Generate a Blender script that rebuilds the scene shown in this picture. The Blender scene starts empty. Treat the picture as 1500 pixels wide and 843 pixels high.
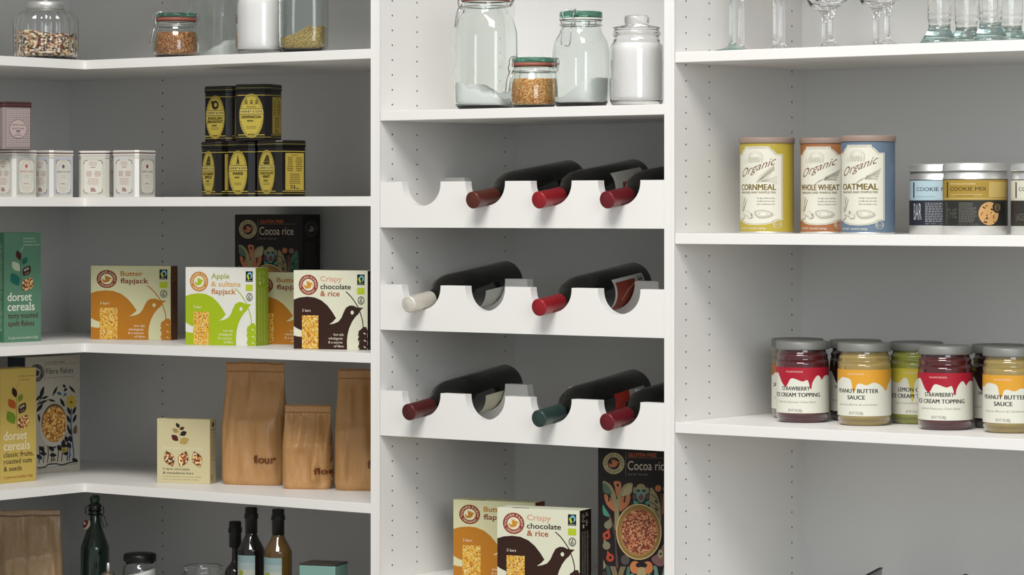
import bpy, bmesh, math, random
from mathutils import Vector, Matrix, noise
from mathutils.geometry import tessellate_polygon
PI = math.pi
sc = bpy.context.scene
COL = sc.collection

# ------------------------------------------------------------------ camera, world, lights
FPX, PX0, HOR = 4646.0, 750.0, 307.0
TH = math.atan2(4646.0, 6080.0)
CAM = Vector((3.7184, -4.4675, 1.5))
FW = Vector((-math.sin(TH), math.cos(TH), 0)); RT = Vector((math.cos(TH), math.sin(TH), 0))
cam = bpy.data.cameras.new('camera'); camo = bpy.data.objects.new('camera', cam); COL.objects.link(camo)
camo.location = CAM; camo.rotation_euler = (PI/2, 0, TH)
cam.sensor_width = 36; cam.lens = FPX/1500*36; cam.shift_y = -(421.5-HOR)/1500
cam.clip_start = .05; cam.clip_end = 60
sc.camera = camo
vs = sc.view_settings
vs.view_transform = 'Standard'; vs.look = 'None'; vs.gamma = 1; vs.use_curve_mapping = False; vs.exposure = 0.0
w = bpy.data.worlds.new('world'); sc.world = w; w.use_nodes = True
w.node_tree.nodes['Background'].inputs[0].default_value = (.92, .965, 1, 1)
w.node_tree.nodes['Background'].inputs[1].default_value = .46
def area(name, loc, target, sx, sy, power, col):
    l = bpy.data.lights.new(name, 'AREA'); l.shape = 'RECTANGLE'; l.size = sx; l.size_y = sy; l.energy = power; l.color = col
    o = bpy.data.objects.new(name, l); COL.objects.link(o); o.location = loc
    o.rotation_euler = (Vector(target)-Vector(loc)).to_track_quat('-Z', 'Y').to_euler()
    return o
area('ceiling_light_panel', (1.75, -2.8, 4.6), (.35, 0, 1.35), 2.1, 1.5, 195, (1, .975, .94))
area('cool_fill_light', (3.5, -2.5, 2.1), (.9, .2, 1.2), 1.5, 1.6, 34, (.90, .96, 1))  # added cool fill, no window behind it: brightens the right bay's back panels
sc.cycles.max_bounces = 14; sc.cycles.transmission_bounces = 12; sc.cycles.transparent_max_bounces = 12
sc.cycles.glossy_bounces = 6; sc.cycles.diffuse_bounces = 4
sc.cycles.blur_glossy = 0.6; sc.cycles.sample_clamp_indirect = 40

# ------------------------------------------------------------------ layout helpers
def at_y(px, Y):                       # the X on the plane Y=const seen at picture column px
    d = FW + RT*((px-PX0)/FPX); t = (Y-CAM.y)/d.y
    return CAM.x + d.x*t
def at_x(px, X):
    d = FW + RT*((px-PX0)/FPX); t = (X-CAM.x)/d.x
    return CAM.y + d.y*t
def at_z(px, py, z):
    t = (CAM.z-z)*FPX/(py-HOR); p = CAM + FW*t + RT*((px-PX0)/FPX*t)
    return Vector((p.x, p.y, z))
def ppm(x, y): return FPX/((Vector((x, y, 0))-Vector((CAM.x, CAM.y, 0))).dot(FW))
def zat(py, x, y): return CAM.z + (HOR-py)/ppm(x, y)
def cross(N, dr, px):                  # t with N+t*dr on column px
    d = FW + RT*((px-PX0)/FPX)
    a, b, c, e = d.x, -dr.x, d.y, -dr.y
    rx, ry = N.x-CAM.x, N.y-CAM.y
    det = a*e-b*c
    return (a*ry-c*rx)/det

# ------------------------------------------------------------------ materials
def lin(c):
    if isinstance(c, str): c = tuple(int(c[i:i+2], 16)/255 for i in (0, 2, 4))
    return tuple((x/12.92 if x <= .04045 else ((x+.055)/1.055)**2.4) for x in c)
MC = {}
def mat(hexc, rough=.55, metal=0., spec=.4, name=None, trans=0, ior=1.45, coat=0, bump=0, bscale=200, var=0):
    key = (hexc, rough, metal, spec, trans, ior, coat, bump, bscale, var)
    if key in MC: return MC[key]
    m = bpy.data.materials.new(name or 'mat_'+str(hexc)); m.use_nodes = True
    nt = m.node_tree; b = nt.nodes['Principled BSDF']
    c = lin(hexc); b.inputs['Base Color'].default_value = (*c, 1)
    b.inputs['Roughness'].default_value = rough; b.inputs['Metallic'].default_value = metal
    b.inputs['Specular IOR Level'].default_value = spec; b.inputs['IOR'].default_value = ior
    b.inputs['Transmission Weight'].default_value = trans; b.inputs['Coat Weight'].default_value = coat
    if bump or var:
        tc = nt.nodes.new('ShaderNodeTexCoord'); n = nt.nodes.new('ShaderNodeTexNoise')
        n.inputs['Scale'].default_value = bscale; n.inputs['Detail'].default_value = 3
        nt.links.new(tc.outputs['Object'], n.inputs['Vector'])
        if bump:
            bp = nt.nodes.new('ShaderNodeBump'); bp.inputs['Strength'].default_value = bump; bp.inputs['Distance'].default_value = .001
            nt.links.new(n.outputs['Fac'], bp.inputs['Height']); nt.links.new(bp.outputs['Normal'], b.inputs['Normal'])
        if var:
            r = nt.nodes.new('ShaderNodeValToRGB')
            r.color_ramp.elements[0].position = .3; r.color_ramp.elements[1].position = .7
            r.color_ramp.elements[0].color = (*[x*(1-var) for x in c], 1); r.color_ramp.elements[1].color = (*[min(1, x*(1+var)) for x in c], 1)
            nt.links.new(n.outputs['Fac'], r.inputs['Fac']); nt.links.new(r.outputs['Color'], b.inputs['Base Color'])
    MC[key] = m
    return m
def ink(h):
    c = [int(h[i:i+2], 16) for i in (0, 2, 4)]; l = .3*c[0]+.59*c[1]+.11*c[2]
    return ''.join('%02x' % int(min(255, max(0, (x*.88+l*.12)*.955))) for x in c)
def grains(name, cols, scale, rough=.6, stretch=(1, 1, 1), bump=.6):
    m = bpy.data.materials.new(name); m.use_nodes = True; nt = m.node_tree; b = nt.nodes['Principled BSDF']
    tc = nt.nodes.new('ShaderNodeTexCoord'); mp = nt.nodes.new('ShaderNodeMapping'); mp.inputs['Scale'].default_value = stretch
    v = nt.nodes.new('ShaderNodeTexVoronoi'); v.inputs['Scale'].default_value = scale
    nt.links.new(tc.outputs['Object'], mp.inputs[0]); nt.links.new(mp.outputs[0], v.inputs['Vector'])
    s = nt.nodes.new('ShaderNodeSeparateColor'); nt.links.new(v.outputs['Color'], s.inputs[0])
    r = nt.nodes.new('ShaderNodeValToRGB'); cr = r.color_ramp; cr.interpolation = 'CONSTANT'
    for i, c in enumerate(cols):
        e = cr.elements[i] if i < 2 else cr.elements.new(i/len(cols))
        e.position = i/len(cols); e.color = (*lin(c), 1)
    nt.links.new(s.outputs[0], r.inputs['Fac']); nt.links.new(r.outputs['Color'], b.inputs['Base Color'])
    bp = nt.nodes.new('ShaderNodeBump'); bp.inputs['Strength'].default_value = bump; bp.inputs['Distance'].default_value = .002; bp.invert = True
    nt.links.new(v.outputs['Distance'], bp.inputs['Height']); nt.links.new(bp.outputs['Normal'], b.inputs['Normal'])
    b.inputs['Roughness'].default_value = rough
    return m
def glass(hexc, name, ior=1.47, rough=0.):
    return mat(hexc, rough, 0, .5, name, 1.0, ior)
def tinted(name, c, dens):
    m = mat('fefffe' if dens > 30 else 'fffffe', 0, 0, .5, name, 1.0, 1.47); nt = m.node_tree
    v = nt.nodes.new('ShaderNodeVolumeAbsorption'); v.inputs['Color'].default_value = (*c, 1); v.inputs['Density'].default_value = dens
    nt.links.new(v.outputs[0], nt.nodes['Material Output'].inputs['Volume']); return m
WHITE = mat('e2e0dc', .42, 0, .35, 'white_melamine', bump=.02, bscale=900)
BACKW = mat('d6d6d4', .55, 0, .3, 'white_back_panel', bump=.02, bscale=700)
CLEAR = glass('ffffff', 'clear_glass'); GREENG = tinted('green_tinted_glass', (.60, .82, .77), 34); TUMBG = tinted('tumbler_glass', (.66, .79, .77), 26); GREEND = glass('5c907c', 'green_glass_lid')
STEEL = mat('c9c9c7', .28, 1, .5, 'steel_wire'); BRUSH = mat('dededb', .42, .85, .5, 'brushed_tin')
OATS = grains('oat_flakes', ['d9a01e', 'd9b860', 'c07a1a', 'dcae30', 'cfa850', 'a85a1c', 'd8a820', 'e2cc8a'], 430)
MILLET = grains('orange_millet', ['d98a2c', 'e7b25a', 'c9702a', 'efd08a', 'd99a3a', 'b85a24'], 520)
MILLETB = grains('brown_millet', ['a8642c', 'c88a4a', '8f4a22', 'cfa36a', 'a8642c', '7a3c1c'], 520)
SEEDS = grains('mixed_seeds', ['e8dcc0', '2a2420', 'c9a068', 'f2ead8', '7a5436', 'b98a52', 'f0e0b0', 'a34a34', '3a3028'], 210, stretch=(1, 1, 1.6))
BIRDSEED = grains('tan_seed', ['b79a52', 'a3853f', 'c9b06a', '8f7236', 'd0ba7c', 'a08040'], 560)
GRANOLA = grains('granola', ['c98a3a', 'e2b060', '8a5426', 'f0cc80', 'a86a2c', 'd89a44'], 260)
COCOAR = grains('cocoa_rice', ['8a3a20', 'c98a5a', '5a2414', 'b0643a', 'c08a60', '74301a'], 400)
NUTS = grains('nut_mix', ['8a4a26', 'e2b878', '3a2018', 'c98244', 'f0d8a8', '6a3420'], 300)
SUGAR = mat('f8f7f4', .8, 0, .2, 'sugar', bump=.25, bscale=900)

# ------------------------------------------------------------------ mesh builder
class MB:
    def __init__(s): s.bm = bmesh.new(); s.mats = []
    def mi(s, m):
        if m not in s.mats: s.mats.append(m)
        return s.mats.index(m)
    def box(s, x0, x1, y0, y1, z0, z1, m, bev=0):
        r = bmesh.ops.create_cube(s.bm, size=1); vs_ = r['verts']
        for v in vs_: v.co = Vector((x0+(x1-x0)*(v.co.x+.5), y0+(y1-y0)*(v.co.y+.5), z0+(z1-z0)*(v.co.z+.5)))
        fs = set(f for v in vs_ for f in v.link_faces)
        k = s.mi(m)
        for f in fs: f.material_index = k
        if bev: bmesh.ops.bevel(s.bm, geom=list(set(e for v in vs_ for e in v.link_edges)), offset=bev, segments=2, profile=.5, affect='EDGES', material=k)
    def lathe(s, prof, m, seg=48, fr=None, cap=True, shape=None, c=(0, 0, 0)):
        # prof = [(r,z)...]; fr maps (x,y,z)->co ; shape(a)->radius factor
        k = s.mi(m); rings = []
        for r, z in prof:
            if r < 1e-6: 
                co = Vector((c[0], c[1], c[2]+z)); rings.append([s.bm.verts.new(fr(co) if fr else co)]); continue
            ring = []
            for i in range(seg):
                a = 2*PI*i/seg; q = shape(a, z) if shape else 1
                co = Vector((c[0]+r*q*math.cos(a), c[1]+r*q*math.sin(a), c[2]+z)); ring.append(s.bm.verts.new(fr(co) if fr else co))
            rings.append(ring)
        for A, B in zip(rings, rings[1:]):
            for i in range(seg):
                j = (i+1) % seg
                if len(A) == 1 and len(B) == 1: continue
                if len(A) == 1: f = s.bm.faces.new((A[0], B[j], B[i]))
                elif len(B) == 1: f = s.bm.faces.new((A[i], A[j], B[0]))
                else: f = s.bm.faces.new((A[i], A[j], B[j], B[i]))
                f.material_index = k; f.smooth = True
        if cap:
            if len(rings[0]) > 1: f = s.bm.faces.new(rings[0][::-1]); f.material_index = k
            if len(rings[-1]) > 1: f = s.bm.faces.new(rings[-1]); f.material_index = k
    def tube(s, pts, r, m, seg=8, closed=False):
        k = s.mi(m); pts = [Vector(p) for p in pts]; n = len(pts); rings = []
        for i, p in enumerate(pts):
            a = pts[i-1] if (i or closed) else p; b = pts[(i+1) % n] if (i < n-1 or closed) else p
            t = (b-a).normalized(); up = Vector((0, 0, 1)) if abs(t.z) < .9 else Vector((0, 1, 0))
            x = t.cross(up).normalized(); y = t.cross(x)
            rings.append([s.bm.verts.new(p+x*r*math.cos(2*PI*j/seg)+y*r*math.sin(2*PI*j/seg)) for j in range(seg)])
        pr = list(zip(rings, rings[1:]))+([(rings[-1], rings[0])] if closed else [])
        for A, B in pr:
            for j in range(seg):
                f = s.bm.faces.new((A[j], A[(j+1) % seg], B[(j+1) % seg], B[j])); f.material_index = k; f.smooth = True
        if not closed:
            for q in (rings[0], rings[-1]): s.bm.faces.new(q).material_index = k
    def prism(s, poly, z0, z1, m, fr=None, bev=0):
        k = s.mi(m); g = fr or (lambda v: v)
        a = [s.bm.verts.new(g(Vector((x, y, z0)))) for x, y in poly]; b = [s.bm.verts.new(g(Vector((x, y, z1)))) for x, y in poly]
        fs = [s.bm.faces.new(a[::-1]), s.bm.faces.new(b)]
        for i in range(len(a)): fs.append(s.bm.faces.new((a[i], a[(i+1) % len(a)], b[(i+1) % len(a)], b[i])))
        for f in fs: f.material_index = k
        if bev:
            es = [e for e in fs[1].edges]+[e for e in fs[0].edges]
            bmesh.ops.bevel(s.bm, geom=es, offset=bev, segments=2, profile=.5, affect='EDGES', material=k)
    def sheet(s, fn, nu, nv, m, smooth=True):
        k = s.mi(m); g = [[s.bm.verts.new(fn(i/nu, j/nv)) for j in range(nv+1)] for i in range(nu+1)]
        for i in range(nu):
            for j in range(nv):
                f = s.bm.faces.new((g[i][j], g[i+1][j], g[i+1][j+1], g[i][j+1])); f.material_index = k; f.smooth = smooth
    def art(s, A, fn, step=None, vstep=None):
        """lay printed artwork on a surface: fn(u, v, h) -> co, h = height above it"""
        for vs_, fs, m, lay in A.items:
            k = s.mi(m); h = .00008+.000007*lay
            if step:
                t = bmesh.new(); tv = [t.verts.new((x, y, 0)) for x, y in vs_]
                for f in fs:
                    try: t.faces.new([tv[i] for i in f])
                    except ValueError: pass
                for ax, st in ((0, step), (1, vstep)):
                    if not st or not len(t.verts): continue
                    lo = min(v.co[ax] for v in t.verts); hi = max(v.co[ax] for v in t.verts)
                    q = math.floor(lo/st)+1
                    while q*st < hi:
                        no = Vector((1, 0, 0)) if ax == 0 else Vector((0, 1, 0))
                        bmesh.ops.bisect_plane(t, geom=list(t.verts)+list(t.edges)+list(t.faces), plane_co=no*(q*st), plane_no=no, dist=1e-7)
                        q += 1
                t.verts.index_update()
                nv = [s.bm.verts.new(fn(v.co.x, v.co.y, h)) for v in t.verts]
                for f in t.faces:
                    g = s.bm.faces.new([nv[v.index] for v in f.verts]); g.material_index = k; g.smooth = False
                t.free()
            else:
                nv = [s.bm.verts.new(fn(x, y, h)) for x, y in vs_]
                for f in fs:
                    try: g = s.bm.faces.new([nv[i] for i in f]); g.material_index = k
                    except ValueError: pass
    def obj(s, name, parent=None, loc=None, rot=None, normals=False):
        if normals: bmesh.ops.recalc_face_normals(s.bm, faces=s.bm.faces)
        me = bpy.data.meshes.new(name); s.bm.to_mesh(me); s.bm.free()
        for m in s.mats: me.materials.append(m)
        o = bpy.data.objects.new(name, me); COL.objects.link(o)
        if parent: o.parent = parent
        if loc is not None: o.location = loc
        if rot is not None: o.rotation_euler = (0, 0, rot) if not hasattr(rot, '__len__') else rot
        return o
def tag(o, label=None, cat=None, group=None, kind=None):
    if label: o['label'] = label
    if cat: o['category'] = cat
    if group: o['group'] = group
    if kind: o['kind'] = kind
    return o
def empty(name, loc, rot, label, cat, group=None):
    o = bpy.data.objects.new(name, None); o.empty_display_size = .03; COL.objects.link(o)
    o.location = loc; o.rotation_euler = (0, 0, rot)
    return tag(o, label, cat, group)

# ------------------------------------------------------------------ flat artwork (print on packs)
def spline(pts, n=6, closed=False):
    out = []; N = len(pts)
    for i in range(N if closed else N-1):
        p = [pts[(i+k) % N] if closed else pts[min(max(i+k, 0), N-1)] for k in (-1, 0, 1, 2)]
        for j in range(n):
            t = j/n
            out.append(tuple(.5*((2*p[1][a])+(-p[0][a]+p[2][a])*t+(2*p[0][a]-5*p[1][a]+4*p[2][a]-p[3][a])*t*t+(-p[0][a]+3*p[1][a]-3*p[2][a]+p[3][a])*t**3) for a in (0, 1)))
    if not closed: out.append(tuple(pts[-1]))
    return out
TXT = {}
class Glyph(list): pass
def glyphs(s, off, serif):
    key = (s, off, serif)
    if key in TXT: return TXT[key]
    c = bpy.data.curves.new('t', 'FONT'); c.body = s; c.size = 1; c.resolution_u = 3
    o = bpy.data.objects.new('t', c); COL.objects.link(o)
    dg = bpy.context.evaluated_depsgraph_get(); me = bpy.data.meshes.new_from_object(o.evaluated_get(dg))
    V = [(v.co.x, v.co.y) for v in me.vertices]; Fc = [tuple(p.vertices) for p in me.polygons]; bars = [[], []]
    if serif:
        cnt = {}
        for f in Fc:
            for i in range(len(f)):
                e = (f[i], f[(i+1) % len(f)]); kk = tuple(sorted(e)); cnt.setdefault(kk, []).append(f)
        e_, t_ = serif
        for (a, b), fl in cnt.items():
            if len(fl) != 1: continue
            xa, ya = V[a]; xb, yb = V[b]
            L = abs(xa-xb)
            if abs(ya-yb) > .004 or not (.03 < L < .2): continue
            cy = sum(V[i][1] for i in fl[0])/len(fl[0])
            up = cy > ya
            x0, x1 = min(xa, xb)-e_, max(xa, xb)+e_
            y0, y1 = (ya, ya+t_) if up else (ya-t_, ya)
            n = len(V); V += [(x0, y0), (x1, y0), (x1, y1), (x0, y1)]; bars[len(bars[0]) > len(bars[1])].append((n, n+1, n+2, n+3))
    bpy.data.meshes.remove(me); bpy.data.objects.remove(o); bpy.data.curves.remove(c)
    Fc = Glyph(Fc); Fc.bars = bars; Fc.off = off
    TXT[key] = (V, Fc)
    return TXT[key]
class Art:
    """drawn in picture-like units (x right, y down), src rectangle maps onto dst rectangle in metres"""
    def __init__(s, src, dst): s.src, s.dst, s.items, s.layer, s.flat, s.em = src, dst, [], 0, False, 0
    def P(s, p):
        a, b, c, d = s.src; u0, v0, u1, v1 = s.dst
        return (u0+(p[0]-a)/(c-a)*(u1-u0), v1+(p[1]-b)/(d-b)*(v0-v1))
    def add(s, pts, fs, col):
        m = mat(ink(col), .5, 0, .35) if isinstance(col, str) else col
        if isinstance(fs, Glyph):          # lettering: every overlapping layer gets its own height
            o = fs.off; lst = [(0, 0)] if o < .003 else [(-1, -.5), (1, -.5), (-1, .5), (1, .5)]
            xs = [p[0] for p in pts]; k = (max(xs)-min(xs)) or 1; sc_ = s.em or k*.1
            for dx, dy in lst: s.push([s.P((p[0]+dx*o*sc_, p[1]+dy*o*sc_)) for p in pts], list(fs), m)
            for b in fs.bars:
                if b: s.push([s.P(p) for p in pts], b, m)
            return
        s.push([s.P(p) for p in pts], fs, m)
    def push(s, V, fs, m):
        if not s.flat: s.layer += 1
        s.items.append((V, fs, m, s.layer))
    def poly(s, pts, col, smooth=0, clip=True):
        if smooth: pts = spline(pts, smooth, True)
        if clip:
            a, b, c, d = s.src; pts = [(min(max(x, min(a, c)), max(a, c)), min(max(y, min(b, d)), max(b, d))) for x, y in pts]
        tri = tessellate_polygon([[Vector((x, y, 0)) for x, y in pts]])
        s.add(pts, [tuple(t) for t in tri], col)
    def rect(s, x0, y0, x1, y1, col): s.add([(x0, y0), (x1, y0), (x1, y1), (x0, y1)], [(0, 1, 2, 3)], col)
    def ell(s, cx, cy, rx, ry, col, rot=0, n=28):
        c, q = math.cos(rot), math.sin(rot); pts = []
        for i in range(n):
            a = 2*PI*i/n; x, y = rx*math.cos(a), ry*math.sin(a); pts.append((cx+x*c-y*q, cy+x*q+y*c))
        s.add(pts, [tuple(range(n))], col)
    def leaf(s, cx, cy, L, Wd, rot, col):
        pts = []
        for k in range(9): t = k/8; pts.append((-L+2*L*t, -Wd*math.sin(PI*t)))
        for k in range(1, 8): t = 1-k/8; pts.append((-L+2*L*t, Wd*math.sin(PI*t)))
        c, q = math.cos(rot), math.sin(rot)
        s.add([(cx+x*c-y*q, cy+x*q+y*c) for x, y in pts], [tuple(range(len(pts)))], col)
    def ring(s, cx, cy, rx, ry, wd, col, n=36, a0=0, a1=2*PI):
        pts = []; fs = []
        for i in range(n+1):
            a = a0+(a1-a0)*i/n; pts += [(cx+rx*math.cos(a), cy+ry*math.sin(a)), (cx+(rx-wd)*math.cos(a), cy+(ry-wd)*math.sin(a))]
            if i: fs.append((2*i-2, 2*i, 2*i+1, 2*i-1))
        s.add(pts, fs, col)
    def line(s, pts, wd, col, smooth=0):
        if smooth: pts = spline(pts, smooth)
        V = []; fs = []
        for i, p in enumerate(pts):
            a = pts[max(i-1, 0)]; b = pts[min(i+1, len(pts)-1)]; dx, dy = b[0]-a[0], b[1]-a[1]; L = math.hypot(dx, dy) or 1
            nx, ny = -dy/L*wd/2, dx/L*wd/2; V += [(p[0]+nx, p[1]+ny), (p[0]-nx, p[1]-ny)]
            if i: fs.append((2*i-2, 2*i, 2*i+1, 2*i-1))
        s.add(V, fs, col)
    def text(s, t, x0, x1, base, cap, col, off=.0, serif=None, slope=0, shear=0):
        V, Fc = glyphs(t, off, serif)
        if not V: return
        xs = [v[0] for v in V]; a, b = min(xs), max(xs)
        kx = (x1-x0)/(b-a); ky = cap/.69
        s.em = kx; s.add([(x0+(x-a)*kx+shear*y*ky, base-y*ky+slope*((x-a)*kx)) for x, y in V], Fc, col); s.em = 0
    def arc(s, t, cx, cy, rx, ry, a0, a1, cap, col, off=.02, flip=False, serif=None):
        V, Fc = glyphs(t, off, serif); xs = [v[0] for v in V]; a, b = min(xs), max(xs); out = []
        for x, y in V:
            g = math.radians(a0+(a1-a0)*(x-a)/(b-a)); hh = y/.69*cap*(-1 if flip else 1)
            out.append((cx+(rx+hh)*math.cos(g), cy+(ry+hh)*math.sin(g)))
        s.add(out, list(Fc), col)
    def lines(s, x0, x1, y0, y1, n, col, th=.35, seed=1, center=False):
        rnd = random.Random(seed); st = (y1-y0)/n; s.layer += 1; s.flat = True
        for i in range(n):
            L = (x1-x0)*rnd.uniform(.7, 1); y = y0+st*(i+.5); q = (x1-x0-L)/2 if center else 0
            x = x0+q
            while x < x0+q+L:
                wd = (x1-x0)*rnd.uniform(.06, .16); s.rect(x, y-st*th/2, min(x+wd, x0+q+L), y+st*th/2, col); x += wd+(x1-x0)*.03
        s.flat = False
SER = (.04, .042)
# ------------------------------------------------------------------ the shelving
D = .408; TK = .018
X1 = 0.0; X0 = at_y(543, 0); X2 = at_y(973, 0); X3 = at_y(988, 0); XR = at_y(1760, 0); XC = at_y(124, 0)
XW = at_y(100.7, D); YW = -1.15
ZB, ZT = .06, 2.42
def sz(px, py, X=None):
    X = at_y(px, 0) if X is None else X
    return zat(py, X, 0)
zL = [zat(71.4, X0, 0), zat(287.9, X0, 0), zat(518, X0, 0), zat(738.7, X0, 0)]
zL = [2.12]+zL+[.70, .42]
zM = [2.32, zat(162.7, 0, 0)]
zRk = [(zat(266.6, 0, 0), zat(333.4, 0, 0)), (zat(416.9, 0, 0), zat(483.3, 0, 0)), (zat(572.6, 0, 0), zat(638.2, 0, 0))]
zM5 = .822
zR = [2.18, zat(76.4, X3, 0), zat(342.2, X3, 0), zat(619.1, X3, 0), .80, .45]
# setting: room floor, back walls
m = MB(); m.box(-3, 6, -7, D+.05, -.05, 0, mat('b5aea4', .6, 0, .3, 'timber_floor', bump=.05, var=.08, bscale=6))
tag(m.obj('floor'), kind='structure')
def holed(mb, fn, a0, a1, b0, b1, cols, z0, pitch, mt, s=.006, r=.0019, dp=.006):
    """a panel face with rows of drilled shelf-pin holes; fn(a, b, depth)"""
    k = mb.mi(mt); cs = sorted(cols); edges = [a0]
    for c in cs: edges += [c-s, c+s]
    edges.append(a1)
    def quad(p): 
        f = mb.bm.faces.new([mb.bm.verts.new(fn(*q)) for q in p]); f.material_index = k
    for i in range(0, len(edges), 2):
        if edges[i+1] > edges[i]: quad([(edges[i], b0, 0), (edges[i+1], b0, 0), (edges[i+1], b1, 0), (edges[i], b1, 0)])
    n0 = math.ceil((b0+s-z0)/pitch); n1 = math.floor((b1-s-z0)/pitch)
    for c in cs:
        prev = b0
        for n in range(n0, n1+1):
            zc = z0+n*pitch
            quad([(c-s, prev, 0), (c+s, prev, 0), (c+s, zc-s, 0), (c-s, zc-s, 0)]); prev = zc+s
            N = 12; sq = []; ci = []
            for j in range(N):
                a = 2*PI*j/N+PI/4; x, y = math.cos(a), math.sin(a); q = s/max(abs(x), abs(y))
                sq.append((c+x*q, zc+y*q)); ci.append((c+x*r, zc+y*r))
            S = [mb.bm.verts.new(fn(x, y, 0)) for x, y in sq]; Cc = [mb.bm.verts.new(fn(x, y, 0)) for x, y in ci]; B = [mb.bm.verts.new(fn(x, y, dp)) for x, y in ci]
            for j in range(N):
                jj = (j+1) % N
                mb.bm.faces.new((S[j], S[jj], Cc[jj], Cc[j])).material_index = k
                mb.bm.faces.new((Cc[j], Cc[jj], B[jj], B[j])).material_index = mb.mi(HOLE)
            mb.bm.faces.new(B).material_index = mb.mi(HOLE)
        quad([(c-s, prev, 0), (c+s, prev, 0), (c+s, b1, 0), (c-s, b1, 0)])
HOLE = mat('8a8a88', .8, 0, .2, 'drilled_chipboard')
PITCH = .02735
# back walls
m = MB(); hx = at_y(238, D)
holed(m, lambda a, b, d: Vector((a, D+d, b)), XW, X0, ZB, ZT, [hx], zat(155.8, hx, D), PITCH, BACKW)
m.box(XW-.02, X0, D+.007, D+.02, ZB, ZT, BACKW)
tag(m.obj('wall_back'), kind='structure')
m = MB(); m.box(X0, XR+.02, D, D+.02, ZB, ZT, BACKW); tag(m.obj('wall_back_right'), kind='structure')
m = MB(); m.box(XW-.02, XW, YW, D, ZB, ZT, BACKW); tag(m.obj('wall_left'), kind='structure')
def panel(x0, x1, cols, z0, label):
    m = MB(); 
    k = m.mi(WHITE)
    m.box(x0, x1-.0062, .0004, D, ZB, ZT, WHITE); m.box(x1-.0062, x1, 0, .0008, ZB, ZT, WHITE)
    m.box(x0, x1-.0061, 0, .0006, ZB, ZT, WHITE)
    holed(m, lambda a, b, d: Vector((x1-d, a, b)), .0004, D, ZB, ZT, cols, z0, PITCH, WHITE)
    return tag(m.obj('divider_panel'), label, 'panel', 'upright divider panels')
c1, c2, c3 = at_x(574.7, 0), at_x(611, 0), at_x(740, 0)
panel(X0, 0, [c1, c2, c3], zat(88.2, 0, c1), 'white upright divider panel between the corner shelves and the wine racks')
c1, c2, c3 = at_x(1005, X3), at_x(1039, X3), at_x(1160, X3)
panel(X2, X3, [c1, c2, c3], zat(142, X3, c1), 'white upright divider panel between the wine racks and the glassware shelves')
m = MB(); m.box(XR, XR+.021, 0, D, ZB, ZT, WHITE); tag(m.obj('divider_panel'), 'white upright end panel at the far right of the shelving', 'panel', 'upright divider panels')
m = MB(); m.box(XW, XC, YW-.021, YW, ZB, ZT, WHITE); tag(m.obj('divider_panel'), 'white upright end panel at the near left end of the corner shelving', 'panel', 'upright divider panels')
# corner shelves
def lshelf(z, label):
    r = .001; arc = [(XC+r-r*math.sin(t), -r+r*math.cos(t)) for t in [PI/2*(1-i/6) for i in range(7)]]
    poly = [(XW+.0005, YW+.0005), (XC, YW+.0005)]+arc+[(X0-.0004, 0.0006), (X0-.0004, D-.0005), (XW+.0005, D-.0005)]
    m = MB(); m.prism(poly, z-TK, z, WHITE, bev=.0008)
    tag(m.obj('corner_shelf'), label, 'shelf', 'L-shaped corner shelves')
for z, l in zip(zL, ['white L-shaped corner shelf at the very top of the corner bay', 'white L-shaped corner shelf holding the row of glass storage jars', 'white L-shaped corner shelf holding the white and black tea tins',
        'white L-shaped corner shelf holding the flapjack boxes', 'white L-shaped corner shelf holding the brown paper flour bags', 'white L-shaped corner shelf holding the green swing top bottle', 'white L-shaped corner shelf, lowest in the corner bay']): lshelf(z, l)
def shelf(x0, x1, z, label, grp):
    m = MB(); m.box(x0+.0004, x1-.0004, .0006, D-.0005, z-TK, z, WHITE, .0008)
    tag(m.obj('straight_shelf'), label, 'shelf', grp)
for z, l in [(zM[0], 'white shelf at the very top of the middle bay'), (zM[1], 'white shelf between the clip jars and the top wine rack'), (zM5, 'white shelf under the flapjack boxes in the middle bay'), (.45, 'white shelf, lowest in the middle bay')]:
    shelf(0, X2, z, l, 'shelves of the middle bay')
for z, l in zip(zR, ['white shelf at the very top of the right bay', 'white shelf holding the stemmed glasses and tumblers', 'white shelf holding the round pancake mix canisters and cookie tins', 'white shelf holding the dessert sauce jars', 'white shelf under the upright trays in the right bay', 'white shelf, lowest in the right bay']):
    shelf(X3, XR, z, l, 'shelves of the right bay')
# wine racks
NC = [at_y(616.7, 0), at_y(713, 0), at_y(809, 0), at_y(906.6, 0)]
pit = (NC[3]-NC[0])/3; NC = [NC[0]+pit*i for i in range(4)]
def rackboard(z0, z1, nd, nw, y0, y1):
    pts = [(0.0005, z0), (X2-.0005, z0), (X2-.0005, z1)]
    for c in reversed(NC):
        prof = []
        for i in range(0, 29):
            t = i/28*PI; x = nw/2*math.cos(t); zz = z1-nd*math.sin(t)**.88
            prof.append((c+x, zz))
        pts += [(c+nw/2+.003, z1)]+prof+[(c-nw/2-.003, z1)]
    pts.append((.0005, z1))
    m = MB(); m.prism(pts, y0, y1, WHITE, fr=lambda v: Vector((v.x, v.z, v.y)))
    return m
names = ['top', 'middle', 'bottom']
YR0, YR1 = .188, .206
for i, (z1, z0) in enumerate(zRk):
    r = empty('wine_rack', (0, 0, 0), 0, 'white scalloped wine rack, %s of the three' % names[i], 'wine rack', 'scalloped wine racks')
    rackboard(z0, z1, .0445, .090, .0006, .0186).obj('front_rail', r, normals=True)
    rackboard(z0, z1+.009, .052, .096, YR0, YR1).obj('rear_rail', r, normals=True)
    if True:
        m = MB(); m.box(.0005, X2-.0005, .0186, YR0, z0, z0+.012, WHITE); m.obj('rack_base', r)

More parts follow.
